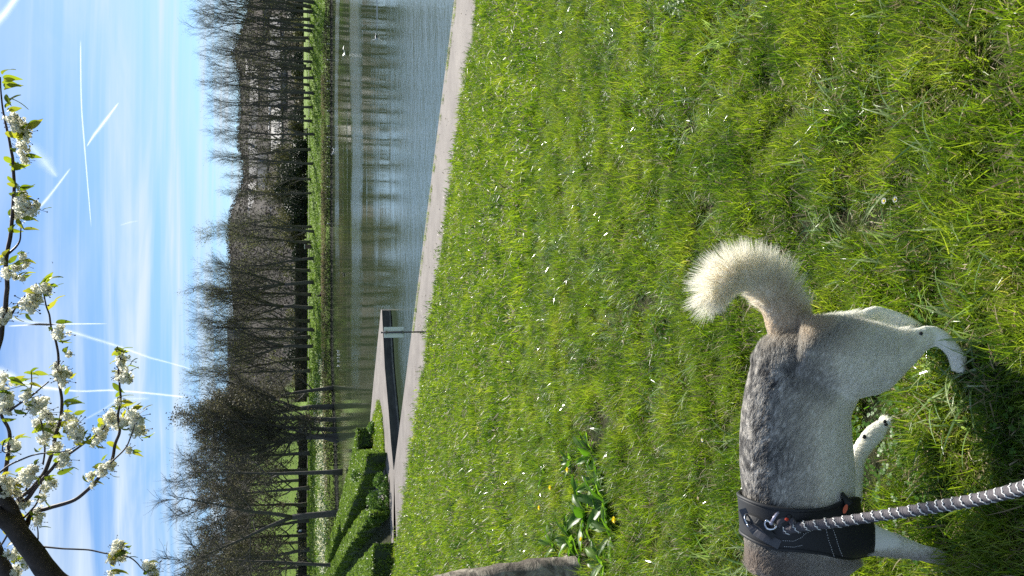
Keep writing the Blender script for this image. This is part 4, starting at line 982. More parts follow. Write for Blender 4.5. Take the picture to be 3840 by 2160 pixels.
# world-position patches in the blade colour
for gm_ in (g1,):
    nt = gm_.node_tree
    rp = [n for n in nt.nodes if n.bl_idname == 'ShaderNodeValToRGB'][0]
    f2 = noise_fac(nt, 3.2, 5, .7, 'Position'); f3 = nt.nodes.new('ShaderNodeNewGeometry').outputs['Random Per Island']
    oi = nt.nodes.new('ShaderNodeObjectInfo').outputs['Random']
    s_ = math_node(nt, 'ADD', math_node(nt, 'MULTIPLY', math_node(nt, 'SUBTRACT', f2, .34), 1.7), math_node(nt, 'MULTIPLY', f3, .32))
    s_ = math_node(nt, 'ADD', s_, math_node(nt, 'MULTIPLY', math_node(nt, 'SUBTRACT', oi, .5), .45), clamp=True)
    for l in list(rp.inputs[0].links): nt.links.remove(l)
    nt.links.new(s_, rp.inputs[0])
def blade(mb, base, az, L, w, lean, curl, seg=3, tw=0):
    dx, dy = math.cos(az), math.sin(az); pts = []; h = 0; r = 0; a = lean
    n_ = (-dy, dx)
    vs_ = []
    p = Vector(base)
    for i in range(seg + 1):
        u = i / seg; ww = w * (1 - u ** 1.6) * .5 + .0002; c_, s_ = math.cos(tw * u), math.sin(tw * u)
        wx, wy = n_[0] * c_ - n_[1] * s_, n_[0] * s_ + n_[1] * c_
        vs_ += [(p.x - wx * ww, p.y - wy * ww, p.z), (p.x + wx * ww, p.y + wy * ww, p.z)]
        p = p + Vector((dx * math.sin(a), dy * math.sin(a), math.cos(a))) * (L / seg); a += curl / seg
    mb.add(vs_, [(2 * i, 2 * i + 1, 2 * i + 3, 2 * i + 2) for i in range(seg)])
TC = bpy.data.collections.new('grass_tufts')
def tuft(i, n, R_, L, w, lean, curl, mt, bias=.5, seg=3, extra=None):
    rg = random.Random(1000 + i); mb = MB()
    for k in range(n):
        a = rg.uniform(0, 6.283); r = R_ * math.sqrt(rg.random())
        az = a + rg.gauss(0, .9) if rg.random() < .5 else rg.gauss(0, .8)
        blade(mb, (math.cos(a) * r, math.sin(a) * r, -.005), az, L * rg.uniform(.5, 1.25), w * rg.uniform(.7, 1.3), abs(rg.gauss(lean, .25)), rg.uniform(.2, 1) * curl, seg, rg.uniform(-.8, .8))
    if extra: extra(mb, rg)
    if n >= 30:
        mb.mi = 1
        for k in range(max(4, n // 7)):
            a = rg.uniform(0, 6.283); r = R_ * 1.2 * math.sqrt(rg.random()); blade(mb, (math.cos(a) * r, math.sin(a) * r, L * rg.uniform(.0, .35)), rg.uniform(0, 6.28), L * rg.uniform(.4, 1.0), w * rg.uniform(.8, 1.5), rg.uniform(.8, 1.7), rg.uniform(-.8, .9), 2)
        mt = [mt, g3]
    me = mb.mesh('tuft_%02d' % i); 
    for q in (mt if isinstance(mt, list) else [mt]): me.materials.append(q)
    o = bpy.data.objects.new('tuft_%02d' % i, me); TC.objects.link(o)
# 0-5 fine leaf tufts, 6-7 short, 8-9 broad blades, 10 straw, 11 clover, 12-13 coarse tufts for farther off
for i in range(6): tuft(i, 34, .045, .054, .0022, .45, 1.0, g1)
for i in (6, 7): tuft(i, 40, .05, .034, .0022, .7, .8, g1)
for i in (8, 9): tuft(i, 7, .03, .13, .0055, .5, 1.3, g2, seg=5)
tuft(10, 9, .06, .055, .0022, 1.15, .9, g3, seg=4)
def clov(mb, rg):
    for k in range(16):
        a = rg.uniform(0, 6.28); r = .06 * math.sqrt(rg.random()); c_ = Vector((math.cos(a) * r, math.sin(a) * r, rg.uniform(.015, .04)))
        for q in range(3):
            b_ = a + q * 2.094; d = Vector((math.cos(b_), math.sin(b_), rg.uniform(-.2, .3))) * .006; s_ = Vector((-math.sin(b_), math.cos(b_), 0)) * .0038
            mb.add([c_, c_ + d * .6 - s_, c_ + d, c_ + d * .6 + s_], [(0, 1, 2, 3)])
tuft(11, 3, .05, .04, .002, .4, .8, g4, extra=clov)
for i in (12, 13): tuft(i, 60, .12, .060, .0050, .5, 1.0, g1, seg=2)
for i in (14, 15): tuft(i, 70, .22, .060, .010, .55, .9, g1, seg=2)
rng = np.random.default_rng(99)
def on_bank(px, py):
    """point of the bank seen at a place of the photograph"""
    d = ray(px, py); k = 1.6 / D0
    t = (1.6 - CAM.z) / (d.z + k * (d.x * NV[0] + d.y * NV[1])); return CAM + d * t
WEED = [(on_bank(a, b_).x, on_bank(a, b_).y, .2) for a, b_ in ((2230, 1700), (2250, 1800), (2280, 1880), (2210, 1925), (2160, 2020), (2300, 2000), (2090, 2040), (2190, 2110), (2280, 2110), (2150, 1730))]
def field(n, y0, y1, amax=.56, p=1.0):
    """points over a wedge, even density per area"""
    y = np.sqrt(rng.random(n) * (y1 ** 2 - y0 ** 2) + y0 ** 2); a = rng.uniform(-amax, amax, n); return a * y, y
def nz(x, y, s, o=0): return np.array([mnoise.noise(Vector((float(p) * s, float(q) * s, o))) for p, q in zip(x, y)])
allp, alli, alls, allr = [], [], [], []
def put(x, y, idx, scl, tilt=.25, lift=0):
    d = x * NV[0] + y * NV[1]
    e = D0 + .10 * np.sin(y * 2.1) + .08 * np.sin(y * 5.3 + 1) + rng.normal(size=len(x)) * .04
    k = d < e; q_ = sum((((x - wx) ** 2 + (y - wy) ** 2) < wr ** 2).astype(int) for wx, wy, wr in WEED) > 0; k &= ~(q_ & (rng.random(len(x)) < .85)); k &= ~((scl < .48) & (rng.random(len(x)) < .55)); x, y, idx, scl = x[k], y[k], idx[k], scl[k]
    z = 1.6 * (1 - x * NV[0] / D0 - y * NV[1] / D0)
    z = np.maximum(z, -.02) + lift
    n = len(x)
    la = nz(x, y, 3.5, 9) * 9 + nz(x, y, 1.1, 2) * 5       # combed direction of the tufts
    rot = np.stack([rng.normal(size=n) * tilt, rng.normal(size=n) * tilt, la + rng.normal(size=n) * 1.0], 1)
    allp.append(np.stack([x, y, z], 1)); alli.append(idx); alls.append(scl); allr.append(rot)
def tone(x, y):
    c = .55 * nz(x, y, 3.0, 4) + .8 * nz(x, y, 7.0, 1) + .5 * nz(x, y, 15, 6); return np.clip(.95 + c * 1.75, .32, 2.1)
x, y = field(21000, .45, 3.4, .62); s = tone(x, y).clip(.3, 1.45); put(x, y, np.where(s < .75, rng.integers(6, 8, len(x)), rng.integers(0, 6, len(x))), s * rng.uniform(.8, 1.25, len(x)))
x, y = field(30000, 3.3, 7.2); s = tone(x, y).clip(.3, 1.6); put(x, y, np.where(s < .7, rng.integers(6, 8, len(x)), rng.integers(0, 6, len(x))), s * rng.uniform(.9, 1.4, len(x)))
x, y = field(20000, 7, 15, .46); s = tone(x, y); put(x, y, rng.integers(12, 14, len(x)), (1 + (s - 1) * 1.25).clip(.3, 2.2) * rng.uniform(.75, 1.3, len(x)))
x, y = field(16000, 14, 29, .44); s = tone(x, y); put(x, y, rng.integers(14, 16, len(x)), s * rng.uniform(.6, 1.2, len(x)))
# ragged fringe along the path
n = 5200; sp_ = rng.uniform(-16, 19, n); dd = D0 + rng.normal(size=n) * .13 - .15; x = NV[0] * dd - .752 * sp_; y = NV[1] * dd + .660 * sp_; k = (y > 5) & (np.abs(x / np.maximum(y, .1)) < .6); x, y = x[k], y[k]
put(x, y, rng.integers(0, 6, len(x)), rng.uniform(.9, 2.0, len(x)))
# broad bladed clumps, straw, clover
x, y = field(4200, .5, 7); c = nz(x, y, 1.4, 30); k = c > .0; put(x[k], y[k], rng.integers(8, 10, k.sum()), rng.uniform(.6, 1.35, k.sum()), .3)
x, y = field(2600, 6, 15, .46); c = nz(x, y, 1.0, 31); k = c > .12; put(x[k], y[k], rng.integers(8, 10, k.sum()), rng.uniform(.8, 1.5, k.sum()), .3)
x, y = field(4200, .5, 9); c = nz(x, y, 1.2, 50); k = c > .02; put(x[k], y[k], np.full(k.sum(), 10), rng.uniform(.7, 1.6, k.sum()), .3, .012)
x, y = field(2500, .5, 8); c = nz(x, y, .9, 70); k = c > .12; put(x[k], y[k], np.full(k.sum(), 11), rng.uniform(.7, 1.6, k.sum()), .2)
P = np.concatenate(allp); I = np.concatenate(alli).astype(np.int32); S_ = np.concatenate(alls); Rr = np.concatenate(allr)
# island on the pier
tx = rng.uniform(min(p[0] for p in TRI), max(p[0] for p in TRI), 5000); ty = rng.uniform(min(p[1] for p in TRI), max(p[1] for p in TRI), 5000)
k = np.array([inpoly(a, b_, TRI) for a, b_ in zip(tx, ty)]); tx, ty = tx[k], ty[k]; n = len(tx)
P = np.concatenate([P, np.stack([tx, ty, np.full(n, .0)], 1)]); I = np.concatenate([I, rng.integers(14, 16, n).astype(np.int32)]); S_ = np.concatenate([S_, rng.uniform(.8, 1.5, n)]); Rr = np.concatenate([Rr, np.stack([rng.normal(size=n) * .2, rng.normal(size=n) * .2, rng.uniform(0, 6.28, n)], 1)])
# weeds fringing the water side of the path
n = 900; sp_ = rng.uniform(-14, 15.5, n); bump_ = np.abs(nz(sp_, sp_ * 0, .9, 5)) ; k = rng.random(n) < .25 + bump_ * 2.2; sp_ = sp_[k]; n = len(sp_); dd = D1 - .06 + rng.normal(size=n) * .03
x = NV[0] * dd - .752 * sp_; y = NV[1] * dd + .660 * sp_
P = np.concatenate([P, np.stack([x, y, np.full(n, -.01)], 1)]); I = np.concatenate([I, rng.integers(0, 6, n).astype(np.int32)]); S_ = np.concatenate([S_, rng.uniform(.7, 1.9, n)]); Rr = np.concatenate([Rr, np.stack([rng.normal(size=n) * .2, rng.normal(size=n) * .2, rng.uniform(0, 6.28, n)], 1)])
print('tufts', len(P))
def scatter(name, P, I, S_, Rr, coll, label, cat):
    me = bpy.data.meshes.new(name); me.from_pydata(P.tolist(), [], [])
    a = me.attributes.new('idx', 'INT', 'POINT'); a.data.foreach_set('value', I)
    a = me.attributes.new('scl', 'FLOAT', 'POINT'); a.data.foreach_set('value', S_.astype(np.float32))
    a = me.attributes.new('rot', 'FLOAT_VECTOR', 'POINT'); a.data.foreach_set('vector', Rr.astype(np.float32).reshape(-1))
    o = link(name, me); tag(o, label, cat, kind='stuff')
    ng = bpy.data.node_groups.new(name, 'GeometryNodeTree'); ng.interface.new_socket('Geometry', in_out='INPUT', socket_type='NodeSocketGeometry'); ng.interface.new_socket('Geometry', in_out='OUTPUT', socket_type='NodeSocketGeometry')
    gi = ng.nodes.new('NodeGroupInput'); go = ng.nodes.new('NodeGroupOutput'); ip = ng.nodes.new('GeometryNodeInstanceOnPoints'); ci = ng.nodes.new('GeometryNodeCollectionInfo')
    ci.inputs['Collection'].default_value = coll; ci.inputs['Separate Children'].default_value = True; ci.inputs['Reset Children'].default_value = True
    def na(nm, dt):
        q = ng.nodes.new('GeometryNodeInputNamedAttribute'); q.data_type = dt; q.inputs[0].default_value = nm; return q.outputs[0]
    ng.links.new(gi.outputs[0], ip.inputs['Points']); ng.links.new(ci.outputs[0], ip.inputs['Instance']); ip.inputs['Pick Instance'].default_value = True
    ng.links.new(na('idx', 'INT'), ip.inputs['Instance Index']); ng.links.new(na('scl', 'FLOAT'), ip.inputs['Scale'])
    er = ng.nodes.new('FunctionNodeEulerToRotation'); ng.links.new(na('rot', 'FLOAT_VECTOR'), er.inputs[0]); ng.links.new(er.outputs[0], ip.inputs['Rotation'])
    ng.links.new(ip.outputs[0], go.inputs[0]); o.modifiers.new('scatter', 'NODES').node_group = ng
    return o
scatter('grass', P, I, S_, Rr, TC, 'long uneven sunlit meadow grass covering the bank in front of the path', 'grass')

# ------------------------------------------------------------------ flowers, leaves and litter in the grass
def on_bank(px, py):
    """point of the bank seen at a place of the photograph"""
    d = ray(px, py); k = 1.6 / D0
    t = (1.6 - CAM.z) / (d.z + k * (d.x * NV[0] + d.y * NV[1])); return CAM + d * t
yel = leafy('dandelion_yellow', [(0, (.85, .68, .01)), (1, (.92, .78, .02))], .3, .5); stemm = simple('flower_stem', (.16, .22, .06), .5)
dockm = leafy('dock_leaf', [(0, (.05, .12, .016)), (.5, (.10, .20, .028)), (1, (.18, .29, .05))], .5, .42, spec=.5, rnd='object', tcol=(1.4, 1.6, .5))
DL = []
for q in range(4):
    mb = MB(); n = 8
    for i in range(n + 1):
        u = i / n; wd = .15 * (math.sin(math.pi * min(1, u ** .8 * .97 + .03)) ** .7) * (1 + .12 * math.sin(i * 2.3 + q)); zz = .95 * u * (1 - .42 * u * (1 + .25 * q)); 
        wv = .02 * math.sin(i * 1.7 + q); mb.v += [(u, -wd, zz + .05 + wv), (u, -wd * .5, zz + .02), (u, 0, zz), (u, wd * .5, zz + .02), (u, wd, zz + .05 - wv)]
    for i in range(n):
        for j in range(4): mb.f.append((i * 5 + j, i * 5 + 5 + j, i * 5 + 6 + j, i * 5 + 1 + j)); mb.m.append(0)
    me = mb.mesh('leaf'); me.materials.append(dockm); me.shade_smooth(); DL.append(me)
rg = random.Random(21)
DS = 1.35
docks = [(2230, 1700, .12, 8, 'upper clump of broad dark leaves left of the yellow flowers'), (2250, 1800, .13, 9, 'clump of broad leaves with a grey curled leaf'), (2280, 1880, .15, 10, 'large clump of upright broad leaves in the middle of the weed patch'), (2210, 1925, .15, 10, 'broad leaved clump below the middle flower'),
         (2160, 2020, .13, 9, 'broad leaved clump beside the lowest standing dandelion'), (2300, 2000, .12, 8, 'shaded broad leaved clump near the trunk foot'), (2090, 2040, .11, 7, 'broad leaves leaning towards the trunk'), (2060, 1780, .10, 6, 'small broad leaved clump nearest the path'),
         (2190, 2110, .12, 8, 'broad leaves growing against the tree trunk'), (1985, 1610, .13, 3, 'single large bright leaf standing alone in the grass'), (2150, 1730, .09, 6, 'low broad leaves beside the highest dandelion'), (2280, 2110, .12, 8, 'broad leaved clump at the lower photo edge')]
for (px, py, L_, n, lb) in docks:
    p = on_bank(px, py); t = empty('dock_plant', tuple(p), lb, 'plant', 'broad leaved weeds near the tree trunk')
    n = int(n * 2.2) if n > 3 else n
    for k in range(n):
        o = bpy.data.objects.new('leaf', DL[rg.randrange(4)]); COL.objects.link(o); o.parent = t; s = L_ * DS * rg.uniform(.65, 1.15); o.scale = (s, s, s)
        o.rotation_euler = (rg.uniform(-.4, .4), rg.uniform(-.35, .25), k * 6.283 / n + rg.uniform(-.4, .4)); o.location = (rg.uniform(-.02, .02), rg.uniform(-.02, .02), .0)
def dandelion(px, py, label, stem=.07):
    p = on_bank(px, py); t = empty('dandelion', tuple(p), label, 'flower', 'dandelions in the weed patch')
    mb = MB(); mb.tube([(0, 0, 0), (.004, 0, stem * .5), (0, 0, stem)], .0022, 6); mb.build('stem', stemm, t)
    mb = MB(); mb.ball((0, 0, stem), (.007, .007, .007), 8, 5)
    for ring, (m_, r_, up_) in enumerate([(20, .019, .10), (16, .015, .4), (12, .009, .9)]):
        for k in range(m_):
            a = k * 6.283 / m_ + ring; c_, s_ = math.cos(a), math.sin(a); w_ = .0018
            mb.add([(c_ * .002 + s_ * w_, s_ * .002 - c_ * w_, stem + .004), (c_ * .002 - s_ * w_, s_ * .002 + c_ * w_, stem + .004), (c_ * r_ - s_ * w_, s_ * r_ + c_ * w_, stem + .006 + up_ * .012), (c_ * r_ + s_ * w_, s_ * r_ - c_ * w_, stem + .006 + up_ * .012)], [(0, 1, 2, 3)])
    mb.build('flower_head', yel, t)
for a, b_, lb in [(2166, 1759, 'yellow dandelion highest in the weed patch of the photo'), (2099, 1826, 'yellow dandelion among broad leaves, second from the path side'), (2056, 1901, 'yellow dandelion closest to the path'), (2221, 2019, 'yellow dandelion on the large shaded clump'), (2032, 2110, 'yellow dandelion against the tree bark'), (2350, 1945, 'small orange yellow flower head low in the grass near the weeds')]:
    dandelion(a, b_, lb)
daw = leafy('daisy_white', [(0, (.7, .7, .72)), (1, (.82, .82, .82))], .3, .5)
def daisy(px, py, label, s=1.0):
    p = on_bank(px, py); t = empty('daisy', tuple(p), label, 'flower', 'daisies in the grass'); h = .05 * s
    mb = MB(); mb.tube([(0, 0, 0), (.002, 0, h)], .0013, 5); mb.build('stem', stemm, t)
    mb = MB()
    for k in range(14):
        a = k * 6.283 / 14; c_, s_ = math.cos(a), math.sin(a); r_ = .012 * s; w_ = .0022 * s
        mb.add([(c_ * .003, s_ * .003, h), (c_ * r_ * .7 - s_ * w_, s_ * r_ * .7 + c_ * w_, h + .003), (c_ * r_, s_ * r_, h + .003), (c_ * r_ * .7 + s_ * w_, s_ * r_ * .7 - c_ * w_, h + .003)], [(0, 1, 2, 3)])
    mb.build('petals', daw, t)
    mb = MB(); mb.ball((0, 0, h + .002), (.0042 * s, .0042 * s, .003 * s), 8, 4); mb.build('centre', yel, t)
for a, b_, lb in [(3362, 755, 'white daisy closest to the camera near the dog tail'), (2668, 1648, 'daisy lying beside the back of the dog'), (2103, 1654, 'daisy with dark centre left of the weed patch'), (3405, 750, 'second daisy beside the nearest one'), (1980, 1985, 'daisy at the path side of the weeds')]:
    daisy(a, b_, lb, .85)
# fallen petals and dry leaves, far too many to count
rng = np.random.default_rng(55)
def litter(name, n, y0, y1, size, asp, mt, label, cat, h0, amax=.5):
    x, y = field(n, y0, y1, amax); d = x * NV[0] + y * NV[1]; k = d < D0 + .3; x, y, d = x[k], y[k], d[k]
    z = np.maximum(1.6 * (1 - d / D0), 0.008) + h0 * rng.random(len(x)); z = np.where(d > D0, .012, z); A, B = rand_axes(len(x), rng, size, asp, .35)
    B[:, 2] *= .4
    o = link(name, quads_mesh(name, np.stack([x, y, z], 1), A, B), None, mt); tag(o, label, cat, kind='stuff')
pet = leafy('fallen_petal', [(0, (.30, .26, .21)), (1, (.55, .50, .44))], .3, .6)
dry = leafy('dead_leaf', [(0, (.12, .06, .03)), (.5, (.28, .17, .09)), (1, (.42, .33, .22))], .2, .6)
litter('fallen_petals', 90, .6, 13, .005, .7, pet, 'white fallen blossom petals caught in the grass', 'petals', .05)
litter('fallen_petals_far', 260, 9, 26, .009, .7, pet, 'pale specks of petals scattered in the grass by the path', 'petals', .07, .42)
litter('dead_leaves', 420, .6, 8, .016, .5, dry, 'brown curled dead leaves in the grass', 'leaves', .04)
# petals on the path
n = 170; sp_ = rng.uniform(-9, 17, n); dd = rng.uniform(D0 + .2, D1 - .1, n); P = np.stack([NV[0] * dd - .752 * sp_, NV[1] * dd + .660 * sp_, np.full(n, .012)], 1)
A, B = rand_axes(n, rng, .022, .5, .05); o = link('path_petals', quads_mesh('path_petals', P, A, B), None, pet); tag(o, 'pale petals lying on the gravel path', 'petals', kind='stuff')
# ------------------------------------------------------------------ the dog
DO = Vector((-.30, 1.66, 1.49))
def W(px, py, y): return ony(px, py, y)
def loft(mb, rings, n=20):
    """rings: centre, axis direction, up vector, half width, half height"""
    b = len(mb.v); k = len(rings)
    for c_, side, up_, hw, hh in rings:
        for j in range(n):
            a = 6.28318 * j / n; ca, sa = math.cos(a), math.sin(a)
            mb.v.append(tuple(c_ + side * ca * hw + up_ * sa * hh))
    for i in range(k - 1):
        for j in range(n):
            j2 = (j + 1) % n; mb.f.append((b + i * n + j, b + i * n + j2, b + (i + 1) * n + j2, b + (i + 1) * n + j)); mb.m.append(0)
    mb.f.append(tuple(b + j for j in reversed(range(n)))); mb.m.append(0); mb.f.append(tuple(b + (k - 1) * n + j for j in range(n))); mb.m.append(0)
SIDE = Vector((0, 1, 0))
YS = 1.68
body = MB()
# torso: (row py, back px, belly px, half width)
TR = [(1225, 2990, 3120, .036), (1252, 2920, 3190, .066), (1300, 2868, 3240, .086), (1380, 2828, 3255, .096), (1470, 2806, 3215, .098), (1560, 2792, 3175, .100), (1650, 2786, 3180, .104), (1750, 2788, 3190, .108), (1850, 2796, 3190, .110), (1950, 2803, 3195, .108), (2040, 2808, 3200, .100), (2130, 2815, 3205, .088)]
rings = []
for py, v0, v1, hw in TR:
    # the visible outline of an ellipse seen from above at an angle: recover centre and height
    c_ = W((v0 + v1) / 2, py, YS); t_ = (c_ - CAM).dot(F_); half = (v1 - v0) / 2 / FPX * t_
    e = PITCH + math.atan(((v0 + v1) / 2 - 1920) / FPX); ce, se = math.cos(e), math.sin(e)
    hh = math.sqrt(max(half ** 2 - (hw * se) ** 2, .0009)) / ce
    rings.append((c_, SIDE, Vector((0, 0, 1)), hw, min(hh, .165)))
loft(body, rings, 24)
TZ = [(r[0].x, r[0].z + r[4]) for r in rings]
def limb(pts, n=14):
    P_ = [W(a, b_, y_) for a, b_, y_, r1, r2 in pts]; S = []
    sub = 4; Q = smooth_path(P_, sub); r1s = np.interp(np.arange(len(Q)), np.arange(0, len(Q), sub), [p[3] for p in pts]); r2s = np.interp(np.arange(len(Q)), np.arange(0, len(Q), sub), [p[4] for p in pts])
    for i, q in enumerate(Q):
        t_ = (Q[min(i + 1, len(Q) - 1)] - Q[max(i - 1, 0)]).normalized(); s_ = SIDE - t_ * SIDE.dot(t_); s_ = s_.normalized() if s_.length > .2 else Vector((0, 0, 1)); u_ = t_.cross(s_)
        S.append((q, s_, u_, r1s[i], r2s[i]))
    loft(body, S, n)
# (px, py, depth, half width across, half width along)
limb([(2990, 1310, 1.63, .048, .075), (3080, 1330, 1.615, .055, .090), (3190, 1352, 1.605, .055, .098), (3290, 1345, 1.60, .047, .084), (3375, 1315, 1.595, .033, .052), (3440, 1280, 1.59, .024, .034), (3490, 1262, 1.59, .020, .028), (3530, 1272, 1.58, .018, .023), (3570, 1310, 1.57, .018, .020), (3592, 1345, 1.565, .022, .020), (3590, 1372, 1.56, .018, .014)])
limb([(3010, 1280, 1.735, .038, .055), (3120, 1262, 1.75, .036, .050), (3215, 1222, 1.765, .026, .034), (3275, 1184, 1.77, .019, .026), (3330, 1188, 1.765, .0165, .022), (3400, 1212, 1.745, .0165, .021), (3445, 1240, 1.73, .020, .022), (3462, 1268, 1.72, .016, .015)])
limb([(2990, 1960, 1.62, .040, .075), (3100, 1985, 1.60, .042, .072), (3200, 2005, 1.595, .034, .050), (3300, 2030, 1.59, .025, .034), (3390, 2055, 1.585, .021, .026), (3450, 2072, 1.58, .018, .021), (3530, 2090, 1.57, .018, .020), (3590, 2110, 1.56, .022, .022), (3610, 2140, 1.555, .018, .015)])
limb([(3080, 1920, 1.73, .036, .055), (3170, 1880, 1.735, .030, .040), (3190, 1830, 1.735, .025, .030), (3200, 1770, 1.735, .021, .025), (3215, 1715, 1.73, .018, .022), (3240, 1672, 1.725, .018, .024), (3275, 1630, 1.72, .020, .026), (3305, 1600, 1.715, .017, .020), (3318, 1588, 1.715, .010, .011)])
# neck and lowered head, leaving the picture
limb([(3000, 2040, 1.68, .092, .110), (3020, 2140, 1.675, .085, .108), (3060, 2260, 1.665, .074, .092), (3120, 2370, 1.65, .066, .080), (3180, 2450, 1.64, .062, .070), (3230, 2520, 1.63, .052, .058), (3290, 2590, 1.62, .030, .034), (3350, 2650, 1.61, .022, .024)], 18)
# tail core
TAILP = [(2985, 1325, 1.70, .026, .040), (2955, 1215, 1.69, .040, .058), (2930, 1145, 1.685, .038, .054), (2880, 1085, 1.68, .034, .044), (2815, 1038, 1.68, .031, .032), (2745, 1040, 1.68, .029, .030), (2698, 1080, 1.675, .025, .025), (2675, 1130, 1.67, .016, .016), (2680, 1160, 1.67, .008, .008)]
limb(TAILP, 12)
# toes
def toes(px, py, y, d, n=4, r=.0085):
    c_ = W(px, py, y)
    for k in range(n):
        q = c_ + Vector(d) * .012 + Vector((0, 1, 0)) * (k - (n - 1) / 2) * .0105; body.ball(tuple(q), (r * 1.5, r * .8, r), 8, 6)
toes(3590, 1365, 1.56, (-1, 0, 0)); toes(3612, 2140, 1.555, (-1, 0, 0)); toes(3312, 1592, 1.715, (1, 0, -.6)); toes(3458, 1262, 1.72, (-1, 0, 0))
# head details on the same surface: ears, brows
hd = W(3170, 2435, 1.64)
for sy in (-1, 1):
    e0 = hd + Vector((.02, sy * .045, .055)); body.tube([e0, e0 + Vector((.012, sy * .012, .055)), e0 + Vector((.014, sy * .016, .095))], [.026, .017, .004], 8)
DOG = empty('dog', (DO.x, DO.y, DO.z), 'white and grey husky walking away through the grass with curled bushy tail and black harness', 'dog')
for i, v in enumerate(body.v): body.v[i] = tuple(Vector(v) - DO)
raw = body.mesh('dog_body'); tmp = bpy.data.objects.new('tmp', raw); COL.objects.link(tmp)
md = tmp.modifiers.new('r', 'REMESH'); md.mode = 'VOXEL'; md.voxel_size = .0075; md.use_smooth_shade = True
md = tmp.modifiers.new('s', 'SMOOTH'); md.factor = .6; md.iterations = 7
dg = bpy.context.evaluated_depsgraph_get(); bme = bpy.data.meshes.new_from_object(tmp.evaluated_get(dg)); bpy.data.objects.remove(tmp)
bme.name = 'body'
nv = len(bme.vertices); co = np.empty(nv * 3, np.float32); bme.vertices.foreach_get('co', co); co = co.reshape(-1, 3)
no_ = np.empty(nv * 3, np.float32); bme.vertices.foreach_get('normal', no_); no_ = no_.reshape(-1, 3)
print('dog verts', nv)
def project(p):
    r = np.asarray(p, float) + np.array(DO) - np.array(CAM); t = r @ np.array(F_); return 1920 - (r @ np.array(U_)) / t * FPX, 1080 - r[..., 0] / t * FPX
TX = np.array([q[0] for q in TZ]) - DO.x; TT = np.array([q[1] for q in TZ]) - DO.z
oo = np.argsort(TX)
tail_pts = [W(a, b_, y_) - DO for a, b_, y_, _, _ in TAILP]
TS = np.array([tuple(p) for p in smooth_path(tail_pts, 6)])
def fnoise(P, s, st=(1, 1, 1), o=0): return np.array([mnoise.noise(Vector((p[0] * s * st[0] + o, p[1] * s * st[1], p[2] * s * st[2]))) for p in P])
def sstep(a, b_, x): t = np.clip((x - a) / (b_ - a), 0, 1); return t * t * (3 - 2 * t)
def tail_near(P):
    d = np.linalg.norm(P[:, None, :] - TS[None], axis=2); i = d.argmin(1); return d[np.arange(len(P)), i], i / (len(TS) - 1)
def coat(P, streak=True):
    """colour of the fur by its place on the dog"""
    top = np.interp(P[:, 0], TX[oo], TT[oo]); dz = top - P[:, 2]
    lateral = np.abs(P[:, 1] - (YS - DO.y))
    n1 = fnoise(P, 9, o=3) * .03; sad = 1 - sstep(.025, .115, dz + n1 + lateral * .15)
    xr = sstep(-.36, -.30, P[:, 0] + 0); xt = 1 - sstep(.17, .215, P[:, 0] + n1 * .3)
    sad *= xt
    st = fnoise(P, 60, (.5, .8, .8)) * .6 + fnoise(P, 190, (.4, 1, 1)) * 1.1
    light = np.array((.66, .63, .58)); dark = np.array((.075, .072, .074)); mid = np.array((.19, .18, .18))
    k = np.clip(.47 + st * 1.15, 0, 1)[:, None]; grey = dark * (1 - k) + light * k
    side = np.array((.78, .74, .65)); white = np.array((.90, .88, .80))
    s2 = (1 - sstep(.07, .19, dz + n1))[:, None]; base_ = white * (1 - s2 * .75) + side * s2 * .75
    base_ = base_ * (1 - .25 * (1 - sstep(.08, .15, dz))[:, None] * sstep(-.3, -.1, -P[:, 0])[:, None])
    c = base_ * (1 - sad[:, None]) + grey * sad[:, None]
    # dark patch over the tail root
    root = np.array(tail_pts[0]) + np.array((-.045, -.05, .005)); dd = np.linalg.norm((P - root) * np.array((1.0, .8, 1.0)), axis=1)
    k = (1 - sstep(.02, .095, dd + n1))[:, None] * .6; c = c * (1 - k) + np.array((.085, .08, .078)) * k
    # tail
    td, tu = tail_near(P); on_t = sstep(.06, .14, tu) * (td < .12); on_t = on_t[:, None]
    tan_ = np.array((.60, .49, .36)); cream = np.array((.91, .85, .72)); 
    kk = (1 - sstep(.05, .55, tu))[:, None] * (P[:, 0] < TS[(tu * (len(TS) - 1)).astype(int), 0] + .01)[:, None]
    tc_ = cream * (1 - .8 * kk) + tan_ * .8 * kk; c = c * (1 - on_t) + tc_ * on_t
    # neck: pale collar then grey brown
    nk = sstep(.335, .37, -P[:, 0])[:, None]; up_ = (1 - sstep(.02, .12, dz))[:, None]
    c = c * (1 - nk) + (np.array((.52, .48, .43)) * (1 - up_ * .6) + np.array((.22, .15, .11)) * up_ * .6) * nk
    return np.clip(c, .02, .93)
cc = coat(co); ca = bme.attributes.new('coat', 'FLOAT_COLOR', 'POINT'); ca.data.foreach_set('color', np.concatenate([cc, np.ones((nv, 1))], 1).astype(np.float32).reshape(-1))
furm, nt, b = mat('dog_skin_fur'); at = nt.nodes.new('ShaderNodeAttribute'); at.attribute_name = 'coat'; nt.links.new(at.outputs['Color'], b.inputs['Base Color']); b.inputs['Roughness'].default_value = .9; b.inputs['Specular IOR Level'].default_value = .1
hairmat = bpy.data.materials.new('dog_hair'); hairmat.use_nodes = True; nt = hairmat.node_tree; b = nt.nodes['Principled BSDF']
at = nt.nodes.new('ShaderNodeAttribute'); at.attribute_name = 'coat'; nt.links.new(at.outputs['Color'], b.inputs['Base Color']); b.inputs['Roughness'].default_value = .75; b.inputs['Specular IOR Level'].default_value = .2
tr = nt.nodes.new('ShaderNodeBsdfTranslucent'); nt.links.new(at.outputs['Color'], tr.inputs[0]); ms = nt.nodes.new('ShaderNodeMixShader'); ms.inputs[0].default_value = .5
